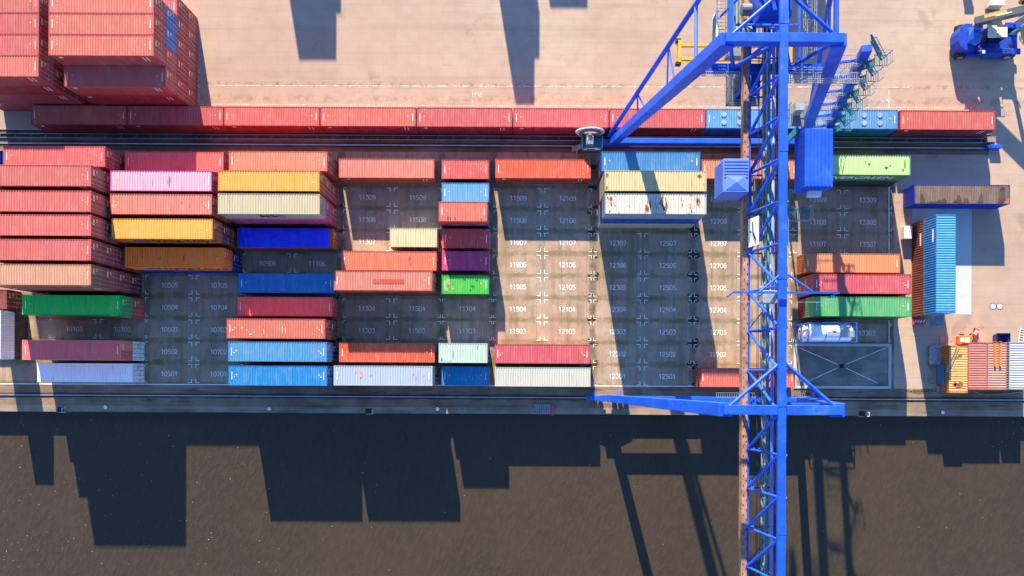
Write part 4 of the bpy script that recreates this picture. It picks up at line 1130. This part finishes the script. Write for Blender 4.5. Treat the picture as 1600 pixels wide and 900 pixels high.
# stair column beside the right inland leg
def colx(z): return legx(1, z) + 3.35
yc = YL + 1.0
k = MB(); k.beam((colx(3.0), yc, 3.0), (colx(26.2), yc, 26.2), .95, .7, up=(0, 1, 0)); bevel(cp('stair_column', k, M_CRANE), .03)
zz = 4.0; side = 1
while zz < 25:
    xa = legx(1, zz) + .7; xb = colx(zz)
    k = MB(); k.beam((xa - .2, yc - .3, zz - .2), (xb, yc - .2, zz + .5), .22, .22); cp('column_strut', k, M_CRANE)
    k = MB(); grating(k, xa + .2, xb - .5, yc - .9, yc + .5, zz); cp('stair_landing', k, M_GALV)
    k = MB(); grating(k, xb + .55, xb + 1.8, yc - 1.3, yc - .2, zz + 1.6); cp('stair_landing', k, M_TEAL)
    for rl in ([(xa + .2, yc + .5, zz + .06), (xb - .5, yc + .5, zz + .06)], [(xa + .2, yc - .9, zz + .06), (xb - .5, yc - .9, zz + .06)],
               [(xb + .55, yc - .2, zz + 1.66), (xb + 1.8, yc - .2, zz + 1.66), (xb + 1.8, yc - 1.3, zz + 1.66)]):
        k = MB(); railing(k, rl); cp('railing', k, M_GALV)
    k = MB()
    for a, b in (((xb - .4, yc - .9, zz + .05), (xb + .6, yc - .9, zz + 1.6)), ((xb + 1.2, yc - .4, zz + 1.65), (xb - .9, yc + .4, zz + 4.0))):
        a, b = Vector(a), Vector(b)
        for o_ in (-.32, .32): k.beam(a + Vector((0, o_, 0)), b + Vector((0, o_, 0)), .06, .2)
        for i in range(9): q = a.lerp(b, (i + .5) / 9); k.box(q, (.13, .6, .04))
    railing(k, [(xb + 1.2, yc - .75, zz + 1.65), (xb - .9, yc + .05, zz + 4.0)], 1.0, 1.0)
    cp('stair_flight', k, M_TEAL)
    zz += 3.9
z8 = 9.0; k = MB(); k.bb(legx(1, z8) - 2.4, legx(1, z8) + .9, YL - .9, YL + 1.6, z8, z8 + .08); cp('leg_platform', k, M_GRATE)
k = MB(); railing(k, [(legx(1, z8) - 2.4, YL - .9, z8 + .08), (legx(1, z8) - 2.4, YL + 1.6, z8 + .08), (legx(1, z8) + .9, YL + 1.6, z8 + .08)]); cp('railing', k, M_GALV)
k = MB(); k.bb(legx(1, z8) - 2.2, legx(1, z8) - 1.2, YL + .4, YL + 1.4, z8 + .09, z8 + 1.9); cp('leg_cabinet', k, M_GALV)
# access ladder at the foot of the right leg
k = MB(); a = Vector((legx(1, 8.5) - 1.2, YL - 1.0, 8.5)); b = Vector((legx(1, 1.2) - 2.6, YL - 1.0, 1.2))
for o_ in (-.4, .4): k.beam(a + Vector((0, o_, 0)), b + Vector((0, o_, 0)), .08, .2)
for i in range(26): q = a.lerp(b, (i + .5) / 26); k.box(q, (.2, .76, .05))
cp('stair_flight', k, M_TEAL)
# cable reel and its platform left of the inland leg
rx = G(922, 215, 2.9).x; YR = RL

k = MB(); k.ring((rx, YR + .95, 2.9), (0, 1, 0), 1.15, 1.85, .12, 36); reel = cp('cable_reel', k, M_SIGN)
k = MB(); k.ring((rx, YR + .80, 2.9), (0, 1, 0), 1.0, 1.4, .2, 30); cp('wound_cable', k, M_CAST, reel)
k = MB()
for i in range(16):
    an = 2 * math.pi * i / 16; k.beam((rx, YR + .86, 2.9), (rx + 1.8 * math.cos(an), YR + .86, 2.9 + 1.8 * math.sin(an)), .05, .05, up=(0, 1, 0))
k.tube((rx, YR + .5, 2.9), (rx, YR + 1.1, 2.9), .28, 14); cp('reel_spoke', k, M_GALV, reel)
k = MB(); k.bb(rx - 1.0, rx + 1.65, YR - 1.15, YR + .55, 1.55, 1.65); cp('reel_platform', k, M_TEAL)
k = MB(); k.bb(rx - .45, rx + .45, YR - .6, YR + .5, 1.66, 2.9); bevel(cp('reel_gearbox', k, M_GALV), .05)
k = MB(); railing(k, [(rx - 1.0, YR + .5, 1.65), (rx - 1.0, YR - 1.1, 1.65), (rx + 1.6, YR - 1.1, 1.65), (rx + 1.6, YR + .5, 1.65)], 1.1, .6); cp('railing', k, M_GALV)
k = MB()
for o_ in (-.3, .3): k.beam((rx - 1.1, YR - .5 + o_, 1.6), (rx - 2.1, YR - .5 + o_, .1), .06, .12)
for i in range(6): f1 = (i + .5) / 6; k.box((rx - 1.1 - f1, YR - .5, 1.6 - 1.5 * f1), (.2, .6, .04))
cp('access_ladder', k, M_GALV)
k = MB(); k.path([(rx - 1.5, YR - .9, 1.5), (rx - 1.6, YR - 1.3, .9), (rx - 1.55, YR - 1.6, .05)], .06); cp('cable_guide', k, M_YEL)
# yellow spreader hanging from the trolley
ZS = 16.0
spp = G(1148, 82, ZS)
sp = thing('container_spreader', 'yellow lifting spreader hanging from ropes behind the crane leg', 'spreader', (spp.x, spp.y, ZS))
k = MB()
for yy in (-.75, .75): k.bb(-6.0, 6.0, yy - .16, yy + .16, -.2, .2)
k.build('main_beam', M_YEL, sp)
for e in (-1, 1):
    k = MB(); k.bb(e * 5.9, e * 6.25, -1.22, 1.22, -.3, .3)
    for yy in (-1.1, 1.1): k.box((e * 6.1, yy, -.35), (.4, .3, .5))
    bevel(k.build('end_beam', M_YEL, sp), .03)
    for yy in (-1.2, 1.2):
        k = MB(); k.box((e * 6.2, yy * 1.05, -.1), (.55, .3, .7)); k.build('guide_flipper', M_BLACK, sp)
k = MB(); k.bb(-1.2, 1.2, -.8, .8, .2, .9); bevel(k.build('head_block', M_GREY, sp), .05)
for dx in (-1.2, 1.2):
    for dy in (-.8, .8):
        k = MB(); k.tube((dx, dy, .9), (dx, dy, ZB + .2 - ZS), .025, 6); k.build('hoist_rope', M_ROPE, sp)

# ------------------------------------------------------------------ reach stacker
M_STK = simple('stacker_blue_paint', (.008, .045, .36), .5, var=.35, scale=1.6)
M_STK2 = simple('stacker_faded_blue', (.03, .12, .50), .5, var=.3, scale=1.6)
def reach_stacker():
    c = G(1541, 62, 1.5)
    t = thing('reach_stacker', 'blue reach stacker with grey telescopic boom, cut by the right frame edge', 'reach stacker', (c.x, c.y, 0), R(0))
    k = MB(); k.bb(-2.4, 4.0, -1.45, 1.45, .75, 1.6); k.bb(-2.4, 4.0, -2.0, -1.45, .7, 1.25); k.bb(-1.2, 2.2, -2.0, -1.2, 1.25, 1.9); bevel(k.build('chassis', M_STK, t), .06)
    k = MB()   # rounded counterweight
    prof = [(-2.35, 1.75), (-3.3, 1.7), (-3.9, 1.2), (-4.15, .5), (-4.15, -.5), (-3.9, -1.2), (-3.3, -1.7), (-2.35, -1.75)]
    b0 = [(x, y, .55) for x, y in prof]; b1 = [(x * .98, y * .97, 2.35) for x, y in prof]
    k.poly(b1[::-1]); k.poly(b0)
    for i in range(len(prof)): j = (i + 1) % len(prof); k.quad(b0[i], b1[i], b1[j], b0[j])
    bevel(k.build('counterweight', M_STK, t), .12, 3)
    k = MB(); k.bb(-3.0, -1.5, -.95, .95, 2.36, 2.9); k.bb(-2.4, -1.6, .5, 1.3, 2.36, 3.5); bevel(k.build('engine_cover', M_STK2, t), .1)
    k = MB(); k.poly([(-3.3, -.9, 2.92), (-1.7, -.95, 2.92), (-1.5, -.2, 3.25), (-2.9, .3, 3.25)]); k.build('cover_panel', M_STK2, t)
    for wx, wy, r in ((-2.95, -1.75, .72), (-2.95, 1.75, .72), (3.1, -1.75, .88), (3.1, -1.05, .88), (3.1, 1.75, .88), (3.1, 1.05, .88)):
        k = MB(); s = 1 if wy > 0 else -1
        k.tube((wx, wy - .3, r), (wx, wy + .3, r), r, 20); wl = bevel(k.build('wheel', M_BLACK, t), .1, 3)
        k = MB(); k.tube((wx, wy + s * .28, r), (wx, wy + s * .33, r), r * .5, 14); k.build('rim', M_GALV, wl)
    k = MB(); k.bb(2.2, 4.15, -2.05, -1.3, 1.75, 2.0); k.bb(2.2, 4.15, 1.3, 2.05, 1.75, 2.0); bevel(k.build('mudguard', M_STK, t), .06)
    k = MB(); k.bb(-.95, 1.45, -.55, .85, 1.7, 3.35); bevel(k.build('cab', M_GLASS, t), .08)
    k = MB(); k.bb(-1.0, .15, -.6, .9, 3.36, 3.5); k.bb(.18, 1.5, -.55, .75, 3.36, 3.46); bevel(k.build('cab_roof', M_CREAM, t), .05)
    a, b = Vector((-2.7, 1.35, 3.5)), Vector((11.5, 2.6, 10.5))
    m_ = a.lerp(b, .62)
    k = MB(); k.beam(a, m_, .95, 1.05); bo = bevel(k.build('boom', simple('dark_grey_boom', (.065, .08, .085), .5), t), .04)
    k = MB(); k.beam(a.lerp(b, .5) + Vector((0, 0, .04)), b, .72, .8); k.build('inner_boom', M_CREAM, bo)
    k = MB(); d = (b - a).normalized(); s_ = d.cross(Vector((0, 0, 1))).normalized(); u_ = s_.cross(d)
    q = a + d * 1.0 + u_ * .535
    k.quad(q - s_ * .35, q + d * 2.4 - s_ * .35, q + d * 2.4 - s_ * .0, q - s_ * .0); k.build('yellow_decal', M_STICK, bo)
    k = MB(); q = a + d * 2.2 + u_ * .538 + s_ * -.05; k.quad(q + s_ * .05, q + d * 1.7 + s_ * .05, q + d * 1.7 + s_ * .18, q + s_ * .18); k.build('white_decal', M_WHITE, bo)
    for yy in (.75, 1.9):
        k = MB(); k.tube((3.2, yy, 1.6), a.lerp(b, .45) + Vector((0, yy - 1.7, -.5)), .17, 12); k.build('lift_cylinder', M_GALV, t)
    k = MB(); k.tube((-1.3, -1.6, 1.9), (-1.55, -2.35, 3.6), .07, 8); k.box((-1.6, -2.5, 3.6), (.25, .35, .2)); k.build('mirror_arm', M_CREAM, t)
    k = MB(); k.bb(.0, 3.0, -2.2, -2.0, .5, .62); k.bb(-.2, -.05, -2.2, -1.5, .5, 1.7); k.build('access_step', M_TEAL, t)
    k = MB(); railing(k, [(-1.0, -1.9, 1.9), (2.2, -1.9, 1.9)], 1.0, 1.0); k.build('railing', M_BLACK, t)
    k = MB(); k.tube((-1.25, -.8, 1.6), (-1.25, -.8, 3.2), .12, 10); k.build('exhaust_pipe', M_BLACK, t)
    k = MB()
    for i in range(4): k.path([(2.6 + i * .2, .4, 2.0), (3.0 + i * .2, .7, 2.9), (3.4 + i * .2, 1.1, 3.6)], .06)
    k.build('hydraulic_hose', M_TEAL, t)
    # cross-head with spreader at the boom tip
    k = MB(); k.bb(11.1, 12.3, -3.0, 8.4, 8.4, 9.0); k.bb(11.3, 12.1, 2.0, 3.2, 9.0, 10.2); k.build('spreader_head', M_YEL, t)
reach_stacker()

# ------------------------------------------------------------------ quay furniture and odds and ends
for i, (px, py, lb) in enumerate(((167, 636, 'white topped mooring bollard at the left end of the quay edge'), (422, 638, 'white topped mooring bollard below the two blue quayside containers'),
        (684, 638.5, 'white topped mooring bollard below the rusty white container'), (1471, 644, 'white topped mooring bollard at the right end of the quay edge'))):
    p = G(px, py, .02); t = thing('bollard', lb, 'bollard', p, 0, 'bollards along the quay edge')
    k = MB(); k.tube((0, 0, 0), (0, 0, .3), .17, 14, r2=.14); k.build('post', M_BLACK, t)
    k = MB(); k.tube((0, 0, .3), (0, 0, .36), .17, 14, r2=.25); k.tube((0, 0, .36), (0, 0, .5), .25, 14, r2=.15); k.build('cap', M_SIGN, t)
for px, lb in ((95, 'dark ladder recess in the quay edge at far left'), (576, 'dark ladder recess in the quay edge below the vivid orange red container'), (1347, 'dark ladder recess in the quay edge right of the crane')):
    p = G(px, 642, .02); t = thing('quay_ladder', lb, 'ladder', (p.x, QY, 0), 0, 'ladders set in the quay edge')
    k = MB()
    for s in (-1, 1): k.bb(s * .32 - .03, s * .32 + .03, -.16, -.1, -2.2, .1)
    for i in range(8): k.bb(-.3, .3, -.15, -.11, -2.0 + i * .27, -1.96 + i * .27)
    k.build('rung_frame', M_GALV, t)
    k = MB(); k.bb(-.42, .42, .02, .62, .022, .035); k.build('recess_plate', M_BLACK, t)  # black sheet laid on top to paint the shaded hollow of the recess
    k = MB(); k.path([(.6, .5, .02), (.6, .5, .75), (.6, -.05, .75), (.6, -.05, .02)], .035); k.build('hand_hoop', M_SIGN, t)
for px in (715, 944, 1310):
    p = G(px, 649, .0)
    t = thing('quay_fender', {715: 'long dark fender on the quay wall below the mint container', 944: 'dark fender on the quay wall at the crane leg', 1310: 'dark fender on the quay wall right of the crane beam'}[px], 'fender', (p.x, QY - .16, -.25), 0, 'fenders on the quay wall')
    k = MB(); k.tube((-.75, 0, 0), (.75, 0, 0), .15, 12); k.build('rubber_tube', M_BLACK, t)
    k = MB(); k.tube((-.6, 0.05, .1), (-.6, .12, .26), .025, 6); k.tube((.6, 0.05, .1), (.6, .12, .26), .025, 6); k.build('chain', M_GALV, t)
p = G(850, 639.5, .02); t = thing('gangway', 'grey slatted gangway with a red end lying over the quay edge', 'gangway', p, 0)
k = MB()
for i in range(9): k.box((-1.2 + i * .24, 0, .12), (.06, 1.1, .06))
for yy in (-.58, .58): k.box((-.2, yy, .12), (2.3, .06, .12))
k.build('slat_frame', M_GALV, t)
k = MB(); k.box((-.2, 0, .05), (2.2, 1.05, .05)); k.build('deck', M_GREY, t)
k = MB(); k.box((1.1, -.1, .16), (.45, 1.3, .12)); bevel(k.build('red_end', M_REDP, t), .02)
# white cabinet
p = G(1413, 365); t = thing('cabinet', 'white steel cabinet standing beside the blue crosswise container', 'cabinet', p, 0)
k = MB(); k.bb(-.5, .5, -.8, .8, .06, .95); bevel(k.build('housing', M_CREAM, t), .03)
k = MB(); k.bb(-.52, .52, -.82, .82, .95, 1.0); bevel(k.build('lid', M_SIGN, t), .02)
k = MB(); k.bb(-.46, .46, -.76, .76, 0, .06); k.build('plinth', M_GREY, t)
k = MB(); k.bb(-.04, .04, -.83, -.80, .45, .6); k.build('handle', M_BLACK, t)
for px, lb in ((1551.5, 'left one of two round pale manhole covers in the lane'), (1562, 'right one of two round pale manhole covers in the lane')):
    p = G(px, 478.5); t = thing('manhole_cover', lb, 'manhole cover', p, 0, 'manhole covers')
    k = MB(); k.tube((0, 0, .002), (0, 0, .015), .36, 24); k.build('cover', M_PALE, t)
    k = MB(); k.ring((0, 0, .008), (0, 0, 1), .37, .47, .016, 24); k.build('frame', M_APRON, t)
# red and white barrier block by the brown container
p = G(1434, 503); t = thing('barrier', 'low red and white striped barrier at the end of the brown container', 'barrier', p, 0)
k = MB(); k.bb(-.75, .75, -.38, .38, .0, .4); bevel(k.build('barrier_body', M_REDP, t), .03)
for i in range(4):
    k = MB(); k.box((-.5 + i * .36, 0.05, .405), (.16, .42, .012), M=Matrix.Rotation(R(-30), 3, 'Z')); k.build('white_stripe', M_WHITE, t)
p = G(1463.5, 501); t = thing('steel_plate', 'blue grey steel plate on the ground below the crosswise container', 'plate', p, 0)
k = MB(); k.bb(-.85, .85, -.62, .62, 0.002, .05); bevel(k.build('plate', simple('blue_grey_plate', (.10, .20, .27), .5), t), .01)  # thin blue-grey slab laid flat
k = MB(); k.bb(-.1, .1, -.55, -.5, .05, .1); k.build('lifting_eye', M_BLACK, t)
# workshop corner
p = G(1460, 555); t = thing('covered_pallet', 'grey wrapped pallet in the shade left of the amber container', 'pallet', p, 0)
k = MB(); k.bb(-.85, .75, -1.2, 1.2, .14, .9); bevel(k.build('wrapped_load', simple('grey_wrap', (.22, .27, .32), .5, var=.4, scale=2), t), .08)
k = MB()
for i in range(3): k.bb(-.85, .75, -1.15 + i * 1.05, -.95 + i * 1.05, 0, .12)
k.build('pallet_base', M_CAST, t)
k = MB(); k.bb(-.2, .6, -.9, .9, .9, .98); k.build('scrap_sheet', simple('pink_grey_sheet', (.34, .22, .2), .6, var=.4, scale=3), t)
p = G(1482, 533); t = thing('metal_sheet', 'flat pinkish metal sheet on the ground above the amber container', 'sheet', p, 0)
k = MB(); k.bb(-1.15, 1.15, -.65, .6, .004, .06); bevel(k.build('sheet', simple('pinkish_sheet', (.36, .25, .22), .6), t), .01)
k = MB(); k.tube((.3, 0, .06), (.3, 0, .1), .06, 10); k.build('stud', M_ORANGE, t)
p = G(1465.5, 585); t = thing('locker', 'narrow blue locker along the amber container', 'locker', p, 0)
k = MB(); k.bb(-.22, .22, -1.3, 1.3, 0.05, 1.7); bevel(k.build('locker_body', simple('locker_blue', (.05, .14, .25), .5), t), .02)
k = MB(); k.bb(-.2, .2, -1.25, 1.25, 0, .05); k.build('plinth', M_BLACK, t)
p = G(1467, 608); t = thing('utility_box', 'small grey utility box at the lower corner of the amber container', 'box', p, 0)
k = MB(); k.bb(-.4, .4, -.45, .45, .0, .75); bevel(k.build('housing', M_GALV, t), .03)
k = MB(); k.bb(-.43, .43, -.48, .48, .75, .8); k.build('lid', M_GREY, t)
p = G(1505, 531, .6); t = thing('compressor', 'orange wheeled compressor with white roof panel behind the amber container', 'compressor', (p.x, p.y, 0), 0)
k = MB(); k.bb(-.85, .85, -.65, .55, .35, 1.15); bevel(k.build('housing', M_ORANGE, t), .1, 3)
k = MB(); k.bb(-.1, .45, -.35, .3, 1.15, 1.2); k.bb(-.7, -.2, -.3, .25, 1.15, 1.19); k.build('roof_panel', M_SIGN, t)
for s in (-1, 1):
    k = MB(); k.tube((0, s * .6, .28), (0, s * .78, .28), .28, 14); k.build('wheel', M_BLACK, t)
k = MB(); k.bb(-.95, .95, -.75, -.65, .5, .65); k.build('bumper', M_ORANGE, t)
p = G(1524, 520, .4); t = thing('hand_cart', 'small tilted red hand cart with shadow above the pink container', 'cart', (p.x, p.y, 0), R(-38))
k = MB(); k.bb(-.22, .22, -.6, .6, .32, .42); k.bb(-.22, .22, -.64, -.58, .42, .85); bevel(k.build('bed', M_REDP, t), .02)
k = MB(); k.path([(-.18, .6, .4), (-.18, .95, 1.0), (.18, .95, 1.0), (.18, .6, .4)], .035); k.build('handle', M_REDP, t)
for sx in (-1, 1):
    for sy in (-1, 1):
        k = MB(); k.tube((sx * .25, sy * .42, .16), (sx * .33, sy * .42, .16), .16, 12); k.build('wheel', M_BLACK, t)
k = MB(); k.bb(-.16, .16, -.3, .35, .42, .62); k.build('load', simple('pale_pink_load', (.6, .34, .34), .6), t)
p = G(1564.5, 529, .8); t = thing('skip', 'open dark blue skip behind the workshop containers', 'skip', (p.x, p.y, 0), 0)
k = MB(); b0 = [(-.65, -.45), (.65, -.45), (.65, .45), (-.65, .45)]; b1 = [(-.85, -.65), (.85, -.65), (.85, .65), (-.85, .65)]
for i in range(4):
    j = (i + 1) % 4; k.quad((*b0[i], .06), (*b0[j], .06), (*b1[j], 1.25), (*b1[i], 1.25))
k.quad(*[(*q, .06) for q in b0]); k.build('tub', simple('skip_blue', (.01, .045, .28), .5), t)
k = MB()
for a, b in zip(b1, b1[1:] + b1[:1]): k.beam((*a, 1.25), (*b, 1.25), .08, .08)
k.build('rim', M_NAVY, t)
k = MB()
for s in (-1, 1): k.bb(s * .45 - .06, s * .45 + .06, -.4, .4, 0, .06)
k.build('skid', M_BLACK, t)
for i, (px, lb) in enumerate(((1554, 'left orange steel beam lying on the pale pink container'), (1562, 'right orange steel beam lying on the pale pink container'))):
    p = G(px, 553, 2.6); t = thing('steel_beam', lb, 'beam', (p.x, p.y, 2.595), 0, 'orange beams on the container roof')
    k = MB(); k.bb(-.12, .12, -1.6, 1.55, .0, .03); k.bb(-.03, .03, -1.6, 1.55, .03, .15); k.bb(-.12, .12, -1.6, 1.55, .15, .18); k.build('beam', M_ORANGE, t)
    k = MB(); k.bb(-.14, .14, 1.55, 1.62, 0, .24); k.build('end_plate', M_ORANGE, t)
p = G(1489, 561, 2.7); t = thing('ladder', 'thin grey ladder leaning across the amber container roof', 'ladder', (p.x, p.y, 2.6), R(-22))
k = MB()
for s in (-1, 1): k.box((s * .17, 0, .06), (.05, 3.6, .07))
for i in range(12): k.box((0, -1.65 + i * .3, .06), (.3, .04, .04))
k.build('rung_frame', M_GALV, t)
p = G(1597, 524, .1); t = thing('ladder', 'short white ladder lying on the lane at the right frame edge', 'ladder', (p.x, p.y, 0), R(-8))
k = MB()
for s in (-1, 1): k.box((s * .3, 0, .05), (.06, 1.9, .08))
for i in range(6): k.box((0, -.8 + i * .32, .05), (.56, .06, .05))
k.build('rung_frame', M_SIGN, t)
def hose(name, lb, pts, mat, r=.05, z=.06):
    q = [G(a, b, z) for a, b in pts]; fine = []
    for i in range(len(q) - 1):
        p0, p1, p2, p3 = q[max(0, i-1)], q[i], q[i+1], q[min(len(q)-1, i+2)]
        for j in range(6):
            t_ = j / 6; fine.append(.5 * ((2*p1) + (p2-p0)*t_ + (2*p0-5*p1+4*p2-p3)*t_*t_ + (3*p1-p0-3*p2+p3)*t_**3))
    fine.append(q[-1]); o = MB().path(fine, r, 7).build(name, mat, None, smooth=True)
    tag(o, lb, 'hose')
hose('hose', 'yellow hose snaking down the shade beside the wrapped pallet', [(1451, 563), (1449, 572), (1456, 580), (1457, 589), (1451, 594), (1450, 598), (1456, 600), (1463, 597)], M_HOSE)
hose('hose', 'long yellow hose along the south side of the workshop containers', [(1461, 606), (1460, 613), (1470, 616), (1500, 615), (1520, 611), (1530, 615), (1545, 616), (1570, 615), (1597, 613)], M_HOSE)
# top right corner
p = G(1556, 4, .9); t = thing('equipment_box', 'cream equipment box at the top frame edge above the reach stacker', 'box', (p.x, p.y, 0), 0)
k = MB(); k.bb(-.9, .9, -.5, .9, .1, 1.25); bevel(k.build('housing', M_CREAM, t), .04)
k = MB(); k.bb(-.94, .94, -.54, .94, 1.25, 1.32); k.build('lid', M_CREAM, t)
k = MB(); k.bb(-.8, .8, -.4, .8, 0, .1); k.build('plinth', M_GREY, t)
M_LEAF = simple('dark_leaves', (0.035, 0.065, 0.02), .7, var=.5, scale=2.5)
p = G(1603, 4, 0); t = thing('shrub', 'dark green leafy shrub in the top right corner', 'shrub', p, 0)
k = MB(); rnd = random.Random(3)
for i in range(2600):
    v = Vector((rnd.gauss(0, 1), rnd.gauss(0, 1), rnd.gauss(0, 1))).normalized() * (rnd.random() ** .4)
    q = Vector((v.x * 1.5, v.y * 1.4, 1.3 + v.z * 1.0)) + Vector((.3 * math.sin(v.z * 9), .3 * math.sin(v.x * 8), 0))
    a = Vector((rnd.uniform(-1, 1), rnd.uniform(-1, 1), rnd.uniform(-.6, .6))).normalized() * .14; b = a.orthogonal().normalized() * .07
    k.quad(q - a, q + b, q + a, q - b)
k.build('foliage', M_LEAF, t)
k = MB()
for i in range(5): an = i * 1.25; k.tube((0, 0, 0), (.5 * math.cos(an), .5 * math.sin(an), 1.4), .05, 6, r2=.02)
k.build('stem', M_CAST, t)
t = thing('lane_post', 'post just outside the top frame edge casting a short shadow', 'post', G(1500, -75), 0)
k = MB(); k.bb(-.55, .55, -.4, .4, 0, 2.9); bevel(k.build('post_body', M_GREY, t), .03)
k = MB(); k.bb(-.6, .6, -.45, .45, 2.9, 3.0); k.build('cap', M_GREY, t)
# weeds along the apron
k = MB(); rnd = random.Random(11)
def tuft(cx, cy, n, rx_, ry_):
    for i in range(n):
        x, y = cx + rnd.gauss(0, rx_), cy + rnd.gauss(0, ry_); a = rnd.uniform(0, 6.28); h = rnd.uniform(.03, .12)
        k.poly([(x - .04, y, .006), (x + .04, y, .006), (x + .1 * math.cos(a), y + .1 * math.sin(a), h)])
for px, py, n, rx_, ry_ in ((1440, 611, 260, 1.2, .12), (232, 626, 90, .5, .12), (1000, 472, 120, .8, .2), (690, 300, 60, .3, 1.2), (1395, 540, 60, .2, 1.5), (770, 450, 90, .2, 5), (927, 400, 90, .2, 5), (533, 400, 60, .2, 6)):
    c = G(px, py); tuft(c.x, c.y, n, rx_, ry_)
tag(k.build('weeds', simple('weed_green', (.07, .11, .025), .8, var=.4)), kind='stuff')
# specks floating on the water
k = MB(); rnd = random.Random(5)
for i in range(230):
    px = abs(rnd.gauss(0, 330)) if rnd.random() < .75 else rnd.uniform(0, 1600); py = rnd.uniform(655, 900)
    if i > 205: px, py = rnd.uniform(1540, 1600), rnd.uniform(655, 700)
    c = G(px, py, WZ); r_ = rnd.uniform(.02, .05); a = rnd.uniform(0, 3)
    k.poly([(c.x + r_ * math.cos(a + j * 1.57) * (1.6 if j % 2 else 1), c.y + r_ * math.sin(a + j * 1.57), WZ + .02) for j in range(4)])
tag(k.build('floating_specks', simple('floating_foam', (.45, .38, .28), .7, var=.5, scale=1)), kind='stuff')
print('containers', len(ALL), 'objects', len(bpy.data.objects))
